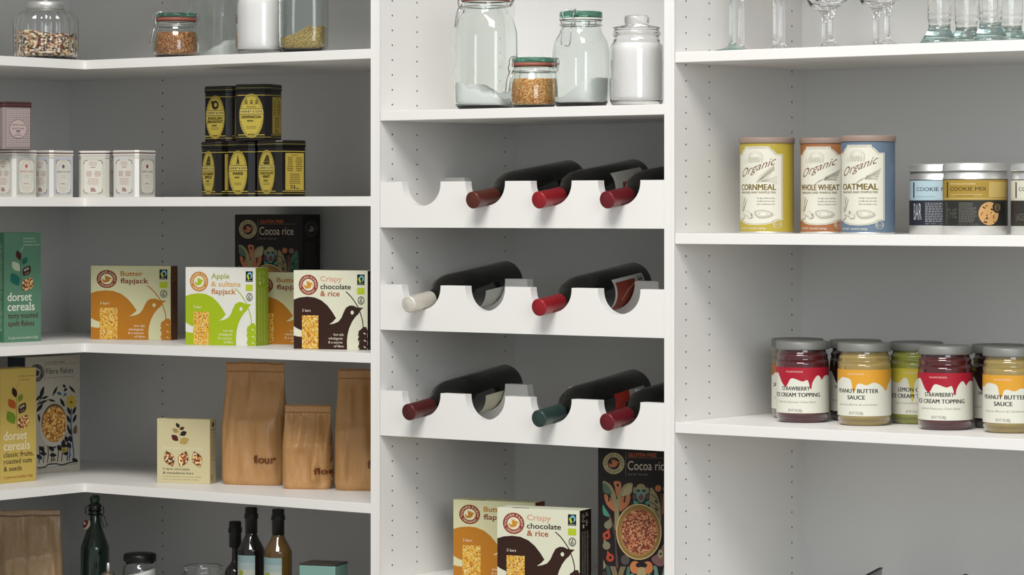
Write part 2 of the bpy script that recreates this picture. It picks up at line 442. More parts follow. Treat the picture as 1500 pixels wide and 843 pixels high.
# ------------------------------------------------------------------ wine bottles (lying, neck to the front)
BOTTLE = [(0, .004), (.02, .003), (.030, 0), (.0355, .002), (.0375, .007), (.0375, .170), (.0365, .185), (.032, .200), (.024, .212), (.0175, .222), (.0148, .236), (.0140, .250), (.0140, .292), (.0150, .293), (.0150, .300), (0, .3005)]
GL = mat('0c0d0c', .12, 0, .5, 'dark_bottle_glass', coat=.3)
def wine(i, n, cap, label, lab=None, la=118):
    z1, z0 = zRk[i]
    x = NC[n]; zf = z1-.0445+.0163; zb = z1+.009-.052+.0392
    yf, yb = .0096, .197
    tilt = math.atan2(zb-zf, yb-yf)
    L = .300
    cz = zf + (-.036-yf)*math.tan(tilt)
    r = empty('wine_bottle', (x, -.036, cz), 0, label, 'wine bottle', 'wine bottles in the racks')
    r.rotation_euler = (tilt, 0, 0)
    fr = lambda v: Vector((v.x, L-v.z, v.y))
    m = MB(); m.lathe([p for p in BOTTLE if p[1] < .24]+[(.0145, .24), (.0135, .292), (.0135, .2985), (0, .2985)], GL, 40, fr, cap=False); m.obj('bottle_glass', r, normals=True)
    m = MB(); cm = mat(cap, .35, .25, .5, coat=.2); m.lathe([(.0146, .236), (.01500, .2375), (.0150, .2955), (.0153, .297), (.0152, .2995), (.0138, .3008), (0, .3009)], cm, 32, fr, cap=False)
    m.lathe([(.0125, .30095), (.0117, .3013), (.0109, .30095)], cm, 32, fr, cap=False)
    m.obj('capsule', r, normals=True)
    if lab:
        # label wraps the body; u = arc length, v = along the axis from the base
        a = Art((0, 0, 100, 120), (-.042, .026, .042, .120)); lab(a)
        def fn(u, v, h):
            an = u/.0377+math.radians(la); rr = .0377+h
            return fr(Vector((rr*math.sin(an), rr*math.cos(an), v)))
        m = MB(); m.art(a, fn, .003); m.obj('paper_label', r)
lab_ang = math.radians(108)
def lab_red_square(a):
    a.rect(0, 0, 100, 120, 'ddd9d0'); a.rect(25, 30, 78, 78, 'a34a3a'); a.line([(30, 72), (50, 45), (70, 60)], 3, 'c98a70', 4); a.text('M', 84, 97, 70, 18, '3a3a3a', .02); a.lines(20, 80, 88, 112, 4, '777777')
def lab_grass(a):
    a.rect(0, 0, 100, 120, 'cfd0c6')
    for k in range(9): a.line([(10+k*9, 115), (16+k*9, 80), (30+k*8, 50+(k % 3)*9)], 2.2, '6a6c66', 4)
def lab_arch(a):
    a.rect(0, 0, 100, 120, 'dcdad4'); a.rect(8, 8, 92, 84, '9a3c2c'); a.line([(14, 90), (30, 50), (50, 30)], 4, 'd08a6a', 4); a.line([(20, 100), (40, 66), (56, 60)], 3, '7a2a1c', 4)
    V, Fc = glyphs('MARCHE', .02, None); xs = [v[0] for v in V]; kx = 86/(max(xs)-min(xs))
    a.em = kx; a.add([(93-x*kx, 112-y*24) for x, y in V], Fc, '3a3a38')
def lab_cream(a):
    a.rect(0, 0, 100, 120, 'd6d2b4'); a.poly([(12, 100), (22, 60), (40, 55), (46, 80), (40, 105)], '7a5a44'); a.line([(50, 40), (60, 80), (58, 110)], 3, 'a09a74', 4); a.lines(66, 96, 20, 110, 8, '8a8668')
def lab_redwhite(a):
    a.rect(0, 0, 100, 120, 'd8d6d0'); a.rect(0, 0, 100, 58, 'd2301c'); a.ring(34, 36, 12, 12, 2.5, '8a1a10'); a.lines(10, 90, 72, 112, 4, '555555')
wine(0, 1, '5a2a20', 'wine bottle with a maroon brown cap, leftmost in the top wine rack')
wine(0, 2, '931c26', 'wine bottle with a bright red cap in the top wine rack', lab_red_square, 112)
wine(0, 3, '6e1a22', 'wine bottle with a dark red cap, rightmost in the top wine rack')
wine(1, 0, 'd8d2c6', 'wine bottle with a cream white cap, leftmost in the middle wine rack', lab_grass, 156)
wine(1, 2, '951a24', 'wine bottle with a red cap in the middle wine rack', lab_arch, 118)
wine(2, 0, '521c1c', 'wine bottle with a dark maroon cap, leftmost in the bottom wine rack', lab_cream, 154)
wine(2, 2, '2c403c', 'wine bottle with a dark green cap in the bottom wine rack', lab_redwhite, 134)
wine(2, 3, '6a1620', 'wine bottle with a deep red cap, rightmost in the bottom wine rack')
# ------------------------------------------------------------------ placing helpers for packs
def frame_at(phi):
    return RT*math.cos(phi)-FW*math.sin(phi), RT*math.sin(phi)+FW*math.cos(phi)
def fit_box(xn, N, phi, xfront, xside, ytop=None, ybase=None):
    """N = world point of the near upright edge seen at column xn; returns width, depth, centre, rotation"""
    u, s = frame_at(phi)
    if phi >= 0:
        wd = abs(cross(N, -u, xfront)); dp = abs(cross(N, s, xside)) if xside else .04
        c = N - u*(wd/2) + s*(dp/2)
    else:
        wd = abs(cross(N, u, xfront)); dp = abs(cross(N, s, xside)) if xside else .04
        c = N + u*(wd/2) + s*(dp/2)
    return wd, dp, c, TH-phi
def V3(x, y, z): return Vector((x, y, z))
def carton(name, label, cat, group, xn, N, phi, xfront, xside, h, body, front, side=None, fsrc=None, ssrc=None, dp=None, wd=None, top=None, left_side=False):
    w0, d0, c, rz = fit_box(xn, N, phi, xfront, xside)
    u, s = frame_at(phi)
    wd = wd or w0; dp = dp or d0
    c = N + (-u if phi >= 0 else u)*(wd/2) + s*(dp/2)
    m = MB(); m.box(-wd/2, wd/2, -dp/2, dp/2, 0, h, mat(ink(body), .45, 0, .35), .0006)
    a = Art(fsrc, (-wd/2+.0004, .0004, wd/2-.0004, h-.0004)); front(a)
    m.art(a, lambda u_, v, hh: Vector((u_, -dp/2-hh, v)))
    if side:
        b = Art(ssrc, (-dp/2+.0004, .0004, dp/2-.0004, h-.0004)); side(b)
        if left_side: m.art(b, lambda u_, v, hh: Vector((-wd/2-hh, -u_, v)))
        else: m.art(b, lambda u_, v, hh: Vector((wd/2+hh, u_, v)))
    if top:
        k = mat(top, .5, 0, .3); m.box(-wd*.32, -wd*.12, -dp/2+.001, -dp/2+.006, h-.0003, h+.0004, k)
    # tuck-in flap seam on top
    sm = mat('8f8a70', .7, 0, .2); m.box(-wd/2+.002, wd/2-.002, dp/2-.0035, dp/2-.003, h-.0003, h+.0003, sm)
    o = m.obj(name, None, (c.x, c.y, N.z), rz)
    return tag(o, label, cat, group)

# ------------------------------------------------------------------ artwork
def logo(a, cx, cy, rx, ry, ringc, inner, bird, txt, band=None):
    a.ell(cx, cy, rx, ry, ringc, n=40)
    a.arc('DOVES FARM', cx, cy, rx*.68, ry*.68, 168, 372, ry*.2, txt, .02)
    V, Fc = glyphs('ORGANIC', .02, None); xs = [v[0] for v in V]; x0, x1 = min(xs), max(xs); out = []
    for x, y in V:
        g = math.radians(146-112*(x-x0)/(x1-x0)); q = .88-.2*y/.69
        out.append((cx+rx*q*math.cos(g), cy+ry*q*math.sin(g)))
    a.add(out, list(Fc), txt)
    a.ell(cx-rx*.8, cy+ry*.28, rx*.04, ry*.04, txt, n=8); a.ell(cx+rx*.8, cy+ry*.28, rx*.04, ry*.04, txt, n=8)
    a.ell(cx, cy, rx*.58, ry*.58, inner, n=32)
    q = lambda P_: [(cx+rx*x, cy+ry*y) for x, y in P_]
    a.ell(cx+rx*.06, cy+ry*.14, rx*.27, ry*.2, bird, -.5); a.ell(cx+rx*.25, cy-ry*.1, rx*.14, ry*.13, bird); a.poly(q([(.34, -.16), (.5, -.1), (.35, -.02)]), bird)
    a.poly(q([(0, .3), (-.5, -.1), (-.4, .02), (-.52, .08), (-.38, .16), (-.48, .26), (-.3, .28), (-.34, .4), (-.02, .36)]), bird); a.poly(q([(-.14, .16), (-.2, -.44), (.0, -.26), (.1, -.42), (.2, .04)]), bird)
    a.line([(cx+rx*.44, cy-ry*.1), (cx+rx*.5, cy+ry*.12), (cx+rx*.4, cy+ry*.3)], rx*.03, bird)
def badges(a, x0, y0, w_, k):
    a.rect(x0, y0, x0+w_, y0+95*k, '10100f')
    a.ell(x0+w_*.58, y0+38*k, w_*.34, 30*k, '6fb7cf'); a.ell(x0+w_*.5, y0+48*k, w_*.22, 18*k, '10100f'); a.ell(x0+w_*.62, y0+34*k, w_*.1, 9*k, '10100f')
    a.poly([(x0+w_*.14, y0+40*k), (x0+w_*.34, y0+30*k), (x0+w_*.5, y0+66*k), (x0+w_*.34, y0+76*k)], 'b8c82a', 4)
    a.rect(x0+w_*.12, y0+84*k, x0+w_*.88, y0+88*k, 'b8b8b0')
    a.rect(x0, y0+121*k, x0+w_, y0+178*k, 'b2c514')
    cy = y0+235*k; cx = x0+w_*.53
    a.ring(cx, cy, w_*.46, 38*k, 3*k, '55534a'); a.ring(cx, cy, w_*.40, 33*k, 6*k, '77756a')
    a.line([(cx-12*k, cy+18*k), (cx-4*k, cy-6*k), (cx+8*k, cy-20*k)], 9*k, '55534a', 4); a.line([(cx-2*k, cy+22*k), (cx+12*k, cy+2*k)], 8*k, '55534a')
def recyc(b, col, cx, w_):
    for (x, y) in ((-.5, 110), (.5, 100), (-.5, 150), (.5, 165)): 
        b.ring(cx+x*w_, y, w_*.34, 16, w_*.12, col, 10, 0, 5)
    b.rect(cx-w_*.7, 185, cx-w_*.3, 215, col); b.rect(cx+w_*.2, 190, cx+w_*.6, 198, col)
def flapjack_front(kind):
    C = {'butter': ('bd7413', 'd2cfa0', '8a2c14'), 'apple': ('9fb808', 'dedbd2', 'c27a14'), 'choc': ('35190f', 'dcdcc0', '96301a')}[kind]
    main, paper, lg = C
    def f(a):
        a.rect(50, 60, 812, 773, paper)
        a.poly([(50, 325), (110, 306), (190, 297), (265, 303), (340, 330), (400, 375), (450, 432), (490, 490), (458, 522), (420, 547), (470, 538), (515, 520), (545, 485), (568, 435), (592, 393), (630, 373), (670, 374), (700, 388), (730, 391), (771, 392), (738, 420), (720, 450), (690, 475), (655, 520), (625, 580), (608, 640), (602, 700), (604, 773), (50, 773)], main)
        a.poly([(50, 568), (90, 590), (134, 606), (134, 663), (90, 660), (50, 652)], paper)
        a.ell(656, 437, 16, 18, paper)
        a.line([(590, 248), (640, 290), (690, 350), (722, 400), (750, 470), (766, 530), (768, 575)], 10, main, 5)
        a.poly([(768, 565), (800, 565), (812, 590), (812, 773), (718, 773), (740, 752), (722, 700), (745, 690), (716, 640), (735, 600)], main, 0)
        for (x, y, r) in ((745, 612, 2.4), (790, 600, .5), (742, 668, 2.4), (788, 665, .5), (745, 732, 2.4), (790, 735, .5)): a.leaf(x, y, 38, 22, r, main)
        for (x, y) in ((783, 625), (786, 690), (785, 748)): a.leaf(x, y, 16, 5, .5, paper)
        a.rect(137, 467, 306, 770, OATS)
        a.text('5 bars', 140, 226, 434, 24, 'e8dcc0', .0)
        for i, (t, x0) in enumerate((('low salt,', 465), ('wholegrain', 412), ('& a source', 410), ('of fibre', 468))):
            a.text(t, x0, [572, 557, 555, 567][i], 648+i*35, 22, 'e8dcc4', .0)
        if kind == 'butter':
            logo(a, 203, 188, 98, 88, lg, 'dcd9ae', 'b8721a', 'e0d8b0')
            a.text('Butter', 333, 546, 157, 46, 'b9701a', .014, SER); a.text('flapjack', 333, 603, 227, 48, '86301c', .014, SER)
        elif kind == 'apple':
            logo(a, 198, 190, 100, 92, 'c27a14', 'e2dcc0', '9fb808', 'eee4c8')
            a.text('Apple', 331, 529, 160, 46, '9aa81c', .014, SER); a.text('& sultana', 331, 651, 232, 46, 'd6a24a', .01, SER); a.text('flapjack', 331, 600, 302, 48, 'c0741c', .014, SER)
        else:
            logo(a, 203, 190, 100, 92, lg, 'e4dcc0', 'd08c1c', 'eadcc0')
            a.text('Crispy', 328, 552, 156, 46, 'dc9c78', .01, SER); a.text('chocolate', 328, 642, 227, 46, '2c1a14', .014, SER); a.text('& rice', 328, 526, 291, 48, 'b0562a', .014, SER)
        badges(a, 708, 92, 75, 1)
    sidec = {'butter': ('6f3a14', 'a88a60'), 'apple': ('8fa80a', 'd2dc96'), 'choc': ('1e0f0b', 'c8c0b4')}[kind]
    def sd(b):
        b.rect(0, 60, 100, 773, sidec[0]); recyc(b, sidec[1], 48, 30)
        b.lines(20, 34, 240, 740, 46, sidec[1], .25, 3); b.lines(40, 54, 240, 740, 44, sidec[1], .25, 4); b.lines(62, 78, 240, 740, 40, sidec[1], .25, 5)
    return f, sd, paper
def flapjack(kind, label, xn, N, phi, xf, xs, h, **k):
    f, sd, paper = flapjack_front(kind)
    return carton('cereal_bar_box', label, 'box', 'cereal bar boxes', xn, N, phi, xf, xs, h, paper, f, sd, (50, 60, 812, 773), (0, 60, 100, 773), **k)

def cocoa_front(a):
    K = '150c0a'; TN = '8f8258'; OR = 'b5683f'; GN = '3d6a54'; PU = '55393a'; GY = '7c7658'; RD = 'b03a20'; MT = '3f8f74'
    a.rect(70, 22, 594, 892, K)
    logo(a, 171, 122, 70, 64, 'a3976c', K, OR, K)
    a.rect(248, 50, 251, 198, '6a5a4c'); a.rect(251, 85, 540, 88, '7a5a44')
    a.text('GLUTEN FREE', 266, 448, 80, 22, 'c2582a', .012)
    a.text('Cocoa rice', 262, 526, 160, 54, 'cdb9a4', -.008); a.text('low fat / low salt', 264, 392, 192, 14, '80705f', 0)
    # tree with leaf crown, left
    a.poly([(100, 380), (140, 420), (180, 520), (190, 640), (200, 740), (186, 740), (176, 560), (150, 470), (105, 400)], PU, 4)
    a.poly([(104, 228), (150, 250), (180, 300), (192, 340), (205, 300), (240, 250), (288, 238), (290, 270), (240, 290), (215, 350), (205, 420), (215, 520), (180, 520), (175, 420), (160, 340), (130, 280), (102, 260)], TN, 3)
    a.poly([(103, 240), (135, 258), (160, 310), (106, 296)], '4a6650', 4); a.poly([(286, 250), (282, 302), (226, 318), (244, 272)], 'a39468', 4)
    a.poly([(172, 232), (208, 230), (220, 250), (214, 284), (196, 326), (184, 296), (178, 262)], OR, 4); a.ell(197, 252, 8, 10, '101010')
    a.poly([(110, 308), (150, 330), (172, 372), (182, 412), (150, 396), (120, 360)], OR, 4); a.poly([(132, 306), (142, 306), (146, 350), (136, 350)], K)
    a.poly([(216, 332), (276, 310), (270, 362), (240, 392), (210, 408)], OR, 4); a.poly([(240, 316), (250, 316), (244, 356), (234, 356)], K)
    a.poly([(100, 372), (118, 396), (144, 440), (104, 430)], MT, 3)
    # monkey like folk face
    a.ell(307, 283, 12, 20, GY); a.ell(389, 283, 12, 20, GY); a.ell(348, 278, 34, 36, TN)
    a.poly([(318, 272), (346, 280), (378, 272), (376, 320), (360, 350), (336, 350), (320, 320)], '5c8a78', 4); a.ell(330, 284, 12, 7, '16241f'); a.ell(367, 284, 12, 7, '16241f'); a.ell(349, 324, 17, 20, '6e3e3c')
    a.ell(307, 322, 14, 18, '5a3c3a'); a.ell(392, 322, 14, 18, '5a3c3a'); a.poly([(300, 340), (332, 352), (324, 370), (298, 362)], MT); a.poly([(372, 352), (402, 340), (404, 362), (384, 370)], MT)
    # fern leaves right
    a.poly([(408, 268), (440, 290), (462, 330), (474, 380), (474, 470), (410, 400)], TN, 4)
    for q in range(3): a.line([(408, 305+q*46), (440, 320+q*46), (466, 352+q*46)], 4, K, 3); a.leaf(447, 348+q*46, 16, 6, .9, K)
    a.ell(459, 268, 20, 20, OR); a.ell(510, 270, 19, 19, '8a5c4c'); a.line([(475, 300), (482, 400), (478, 560)], 9, PU, 3); a.line([(494, 300), (489, 420)], 6, OR, 3)
    a.poly([(560, 272), (520, 296), (500, 350), (502, 460), (562, 420)], GN, 4)
    for q in range(3): a.line([(562, 318+q*46), (530, 336+q*46), (504, 372+q*46)], 4, K, 3); a.leaf(526, 360+q*46, 16, 6, -.9, K)
    # drops down the left side
    for (x, y, c, fl) in ((134, 488, GY, 1), (124, 552, RD, 1), (124, 612, GY, -1), (147, 684, RD, -1)):
        a.ell(x, y+5, 25, 24, c); a.poly([(x-20, y-6), (x+fl*18, y-38), (x+22, y)], c, 0)
        if c == RD: a.ell(x+2, y+4, 9, 10, K)
    a.poly([(104, 700), (122, 740), (104, 760)], TN); a.rect(94, 810, 133, 838, '5f9c1c'); a.rect(98, 772, 122, 800, '3a2c2c')
    for q in range(4): a.line([(150+q*9, 740), (170+q*8, 800), (172+q*7, 890)], 4, 'a08a5a', 3); a.line([(246-q*9, 740), (226-q*8, 800), (222-q*7, 890)], 4, 'a08a5a', 3)
    a.poly([(118, 740), (140, 740), (156, 800), (160, 890), (136, 890), (130, 800)], '2f4a42', 3); a.poly([(262, 740), (276, 760), (262, 890), (240, 890), (250, 800)], '3f6a5a', 3)
    a.ell(246, 700, 28, 30, '4c4440')
    # lower figures
    a.ell(310, 744, 34, 38, 'c2703c'); a.ell(392, 744, 34, 38, 'c2703c'); a.ell(332, 730, 18, 14, K); a.ell(370, 730, 18, 14, K); a.poly([(326, 760), (352, 742), (376, 760), (392, 892), (312, 892)], 'a1905e', 3)
    for x in (290, 402): a.ell(x, 806, 20, 24, MT); a.ell(x, 800, 9, 9, 'c2703c'); a.line([(x, 820), (x-3, 892)], 22, MT); a.line([(x, 826), (x, 892)], 6, K)
    a.poly([(415, 690), (460, 655), (500, 600), (500, 720), (450, 730)], '7c5454', 3); a.ell(474, 660, 16, 26, '98926a'); a.ell(476, 660, 7, 8, K)
    a.line([(430, 740), (446, 760), (438, 892)], 22, '5a8a7a', 3); a.line([(440, 745), (480, 860), (505, 745), (560, 740)], 20, '5a8a7a', 3); a.ell(540, 690, 26, 34, OR)
    # bowl of cereal
    a.ell(334, 530, 147, 168, 'c9b27a', n=48); a.ell(334, 530, 141, 162, '8e6a2e', n=48); a.ell(336, 534, 124, 142, '9c7a3c', n=48)
    a.ell(337, 531, 118, 134, COCOAR, n=40)
def cocoa_side(b):
    b.rect(0, 22, 100, 892, '100908'); logo(b, 50, 120, 38, 60, '2c2523', '120a09', 'a09a92', '7a726a')
    b.lines(14, 88, 210, 640, 26, '4a403c', .5, 8)

def dorset(kind):
    if kind == 'green':
        base, title, sub, subt, small = '5a8c70', 'e2e8d6', '5a2222', ('tasty toasted', 'spelt flakes'), '15 glorious bowlfuls 650g'
        lv = ['4a201c', '166a58', 'b4c8a8', '3a1616', '12685a', NUTS]; bg = (22, 65, 255, 770)
    else:
        base, title, sub, subt, small = 'c9ac50', 'e8d8b4', '3a2414', ('classic fruits,', 'roasted nuts', '& seeds'), '15 glorious bowlfuls 700g'
        lv = ['321414', '76861c', 'b5541c', '321212', '6c8a1c', NUTS]; bg = (22, 65, 255, 770)
    def f(a):
        a.rect(*bg, base)
        a.line([(127, 252), (126, 345), (132, 440)], 3, '5a4a2c')
        a.line([(142, 158), (126, 188)], 2, title if kind == 'green' else '5a3a1c')
        tc = 'c8d4b8' if kind == 'green' else '6a4418'
        if kind == 'green':
            for i, t in enumerate(('pineapple,', 'hazelnuts &', 'pumpkin seeds')): a.text(t, 142, [214, 222, 246][i], 106+i*21, 11, tc, .0, SER)
        else:
            for i, t in enumerate(('all the best bits', 'in one box')): a.text(t, 140, [246, 212][i], 118+i*22, 11, tc, .0, SER)
        a.leaf(113, 212, 36, 17, 1.25, lv[0]); a.leaf(151, 248, 28, 17, -1.1, lv[1]); a.leaf(96, 282, 40, 24, .95, lv[2]); a.leaf(164, 312, 40, 26, -1.0, lv[3]); a.leaf(90, 366, 48, 30, 1.05, lv[4])
        a.leaf(170, 400, 52, 36, -1.0, lv[5]); a.text('45%', 146, 178, 318, 16, title, .01, None, -.45); a.text('fruit', 152, 178, 336, 8, title, 0, None, -.45)
        a.text('dorset', 43, 196, 505, 54, title, .014, SER); a.text('cereals', 43, 214, 568, 54, title, .014, SER)
        if kind == 'green':
            a.text(subt[0], 45, 236, 616, 33, sub, .004, SER); a.text(subt[1], 45, 212, 666, 33, sub, .004, SER); a.text(small, 48, 236, 750, 15, 'd2dcc4', 0, SER)
        else:
            for i, t in enumerate(subt): a.text(t, 42, [240, 228, 160][i], [610, 652, 697][i], 30, sub, .004, SER)
            a.text(small, 42, 232, 742, 14, 'a84a24', 0, SER)
    def sd(b):
        dk = {'green': '3d7656', 'yellow': 'b89c44'}[kind]
        b.rect(0, 65, 100, 770, dk)
        b.lines(60, 92, 130, 700, 50, 'b8c8ac' if kind == 'green' else '8a6a2c', .3, 4)
        b.lines(15, 48, 130, 700, 44, 'b8c8ac' if kind == 'green' else '8a6a2c', .3, 7)
    return f, sd, base, bg
def fibre_front(a):
    a.rect(-13, 20, 333, 770, 'b9b2a4')
    logo(a, 57, 122, 46, 56, '2c343a', 'aaa698', '2e3a40', 'a6a294')
    a.rect(108, 56, 110, 178, '55504a'); a.rect(110, 72, 312, 74, '6a655c'); a.text('GLUTEN FREE', 120, 236, 66, 12, '4a4640', 0)
    a.text('Fibre flakes', 117, 290, 133, 36, '34302c', -.006); a.text('with sweet clementine', 120, 292, 160, 8, '55504a', 0)
    K = '1f2123'; B = '2c5a8a'; Y = 'b89a30'
    for (x, y, l, wd, r) in ((173, 245, 36, 8, -1.1), (282, 240, 34, 8, .9), (90, 250, 44, 12, -1.3), (70, 280, 30, 9, -.8), (108, 282, 26, 8, -.3), (96, 310, 36, 8, -.35), (152, 303, 26, 7, .3), (220, 322, 34, 10, 1.1), (76, 345, 34, 12, -.9), (232, 216, 14, 9, .9), (240, 240, 16, 9, -.7), (72, 410, 30, 8, 1.4), (232, 520, 22, 12, 1.2)):
        a.leaf(x, y, l, wd, r, K)
    a.line([(60, 330), (90, 270), (104, 215)], 5, K, 4); a.leaf(200, 262, 18, 10, .5, B); a.leaf(238, 270, 10, 9, 0, B); a.ell(228, 282, 8, 8, Y)
    for k in range(8): a.leaf(275+24*math.cos(k*PI/4), 318+34*math.sin(k*PI/4), 16, 9, k*PI/4, 'c2a636')
    a.ell(275, 320, 28, 38, 'c2a636'); a.ell(276, 322, 8, 8, '6a5a24')
    a.line([(278, 365), (274, 460), (282, 560), (292, 650), (290, 712)], 8, B, 4)
    for (x, y, s_) in ((262, 378, 1), (296, 378, -1), (258, 430, 1), (298, 430, -1), (266, 510, 1), (300, 500, -1), (252, 480, 1)): a.leaf(x, y, 30, 10, 1.2*s_, K)
    a.ell(302, 505, 12, 26, '6a5a3a')
    for x in (72, 100, 126, 150, 190, 216, 250, 264): a.line([(x, 590), (x+4, 640), (x-2, 700)], 5, K, 3)
    for (x, y, r) in ((90, 610, 1), (98, 640, .3), (150, 612, .7), (168, 590, 1.4), (160, 655, .2), (200, 612, 1), (226, 580, 1.4), (238, 648, .8), (262, 600, 1.1), (270, 560, 1.3), (74, 660, .8), (230, 600, .2), (246, 560, 1.2), (300, 700, .5)): a.leaf(x, y, 24, 13, r, K)
    a.ell(229, 628, 16, 18, Y); a.ell(229, 628, 5, 5, K); a.ell(164, 684, 11, 11, '8a6a4a'); a.ring(262, 663, 12, 16, 5, '2c6aa8'); a.line([(72, 690), (78, 650)], 5, B)
    a.line([(60, 728), (110, 726), (130, 712), (180, 712), (215, 722), (270, 712), (318, 708)], 7, K, 4); a.line([(64, 738), (316, 722)], 3, '6a8a7a')
    a.lines(66, 312, 740, 768, 2, '8f897c', .2, 3)
    a.ell(163, 460, 88, 140, 'c6c2b6', n=44); a.ell(166, 448, 80, 124, '6a5a3c', n=44); a.ell(168, 458, 78, 116, GRANOLA, n=40)

def barbox_front(a):       # small cream box, zoom px of (220,500)-(560,740) at 1194x843
    a.rect(36, 402, 308, 735, 'd0c394')
    a.line([(152, 430), (150, 470), (160, 525)], 2, '8a7a4c')
    for (x, y, l, wd, r, c) in ((143, 436, 16, 9, 1.0, '2c1a16'), (165, 451, 14, 9, -.5, '5a1a18'), (131, 463, 18, 12, .6, 'a88a4a'), (172, 477, 20, 13, -.5, '2a1a18'), (128, 501, 24, 15, .7, '5a181c'), (176, 516, 28, 19, -.4, 'b8974c')): a.leaf(x, y, l, wd, r, c)
    a.text('dorset cereals', 64, 272, 560, 16, 'dfd6b4', 0, SER)
    for x, r in ((99, 1.15), (171, 1.95), (243, 1.2)): a.leaf(x, 610, 45, 27, r, '3a1c14'); a.leaf(x, 610, 42, 25, r, NUTS)
    a.text('3 dark chocolate', 66, 204, 668, 11, '30241a', .006, SER); a.text('& macadamia bars', 66, 224, 688, 11, '30241a', .006, SER)
    a.text('bursting with dark chocolate & roasted', 66, 262, 704, 6, 'a08c58', 0); a.text('nuts, a naturally simple treat', 66, 250, 719, 6, 'a08c58', 0)
def barbox_side(b):
    b.rect(0, 402, 100, 735, 'b8a878'); b.ell(50, 430, 16, 14, '3a2a1c'); b.rect(14, 455, 88, 458, '3a2a1c'); b.rect(10, 470, 90, 472, '8a7a50'); b.rect(10, 612, 90, 614, '6a5a3a'); b.lines(14, 86, 480, 600, 14, '9a8a5e', .3, 2)
    b.rect(20, 690, 50, 720, '9a8c60')

# ------------------------------------------------------------------ the packs on the shelves
zA, zB_, zC = zL[2], zL[3], zL[4]      # tea shelf, flapjack shelf, flour shelf
# flapjack shelf
N = at_z(6, 502.5, zB_); hN = (502.5-341)/ppm(N.x, N.y)
f, sd, base, bg = dorset('green')
carton('cereal_box', 'green cereal box with a leaf sprig, standing upright at the left of the flapjack shelf', 'box', 'cereal boxes', 6, N, -(PI/2-TH)+.0, 60, None, hN, base, f, sd, bg, (0, 65, 100, 770), dp=.05, left_side=True)
N = at_z(250, 499, zB_); hN = (499-390)/ppm(N.x, N.y)
flapjack('butter', 'orange flapjack box standing alone beside the green cereal box', 250, N, math.radians(18), 133, 260, hN)
N = at_z(374.5, 507.5, zB_); hN = (507.5-392.5)/ppm(N.x, N.y)
flapjack('apple', 'lime green flapjack box left of the overlapping flapjack boxes', 374.5, N, math.radians(24), 271.7, 393.2, hN)
N = at_z(538.5, 513.5, zB_); hN = (513.5-397)/ppm(N.x, N.y); Nc = N
flapjack('choc', 'dark brown flapjack box pushed against the divider panel, upper of the two', 538.5, N, math.radians(22), 430, None, hN, dp=.045)
N = at_z(480, 506, zB_); hN = .141
flapjack('butter', 'orange flapjack box mostly hidden behind the lime green and dark brown ones', 480, N, math.radians(20), 361, None, hN, dp=.03)
# cocoa box behind
N = Vector((at_y(443, .30), .30, zB_)); hN = zat(314.5, N.x, N.y)-zB_
carton('cereal_box', 'dark brown cereal box with folk art print behind the flapjack boxes', 'box', 'cereal boxes', 443, N, math.radians(20), 344, 469, hN, '150c0a', cocoa_front, cocoa_side, (70, 22, 594, 892), (0, 22, 100, 892))
# flour shelf
N = at_z(0.5, 709.5, zC); hN = (709.5-541.5)/ppm(N.x, N.y)
f, sd, base, bg = dorset('yellow')
carton('cereal_box', 'yellow cereal box with a leaf sprig in front of the white patterned box', 'box', 'cereal boxes', .5, N, -(PI/2-TH), 53, None, hN, base, f, sd, bg, (0, 65, 100, 770), dp=.05, left_side=True)
N = at_z(37, 697.5, zC); hN = (697.5-524)/ppm(N.x, N.y)
def fside(b): b.rect(0, 0, 100, 100, '1f2a34'); logo(b, 50, 14, 34, 7, '3c4a54', '1f2a34', '8a8f90', '8a8f90')
carton('cereal_box', 'white cereal box with flower print and a bowl, partly behind the yellow box', 'box', 'cereal boxes', 37, N, -(PI/2-TH), 117.2, 11, hN, 'b9b2a4', fibre_front, fside, (-13, 20, 333, 770), (0, 0, 100, 100), left_side=True)
N = at_z(307.5, 709.8, zC); hN = (709.8-615)/ppm(N.x, N.y)
carton('cereal_bar_box', 'small cream snack bar box left of the tall flour bag', 'box', 'cereal bar boxes', 307.5, N, math.radians(19), 230, 316.5, hN, 'd0c394', barbox_front, barbox_side, (36, 402, 308, 735), (0, 402, 100, 735), top='4a3c28')
# middle bay, bottom
N = Vector((0, 0, 0)); 
Y_ = .035; N = Vector((at_y(849, Y_), Y_, zM5)); hN = zat(748.8, N.x, N.y)-zM5
flapjack('choc', 'dark brown flapjack box standing below the wine racks', 849, N, math.radians(24), 728.2, 866, hN, top='3a241c')
Y_ = .13; N = Vector((at_y(784, Y_), Y_, zM5)); hN = zat(737, N.x, N.y)-zM5
flapjack('butter', 'orange flapjack box behind the dark brown one below the wine racks', 784, N, math.radians(24), 664, 798, hN, top='3a241c')
Y_ = .16; N = Vector((at_y(995, Y_), Y_, zM5)); hN = zat(655, N.x, N.y)-zM5-.001
carton('cereal_box', 'dark brown cereal box with folk art print directly below the wine racks', 'box', 'cereal boxes', 995, N, math.radians(10), 876, None, hN, '150c0a', cocoa_front, cocoa_side, (70, 22, 594, 892), (0, 22, 100, 892), dp=.05)

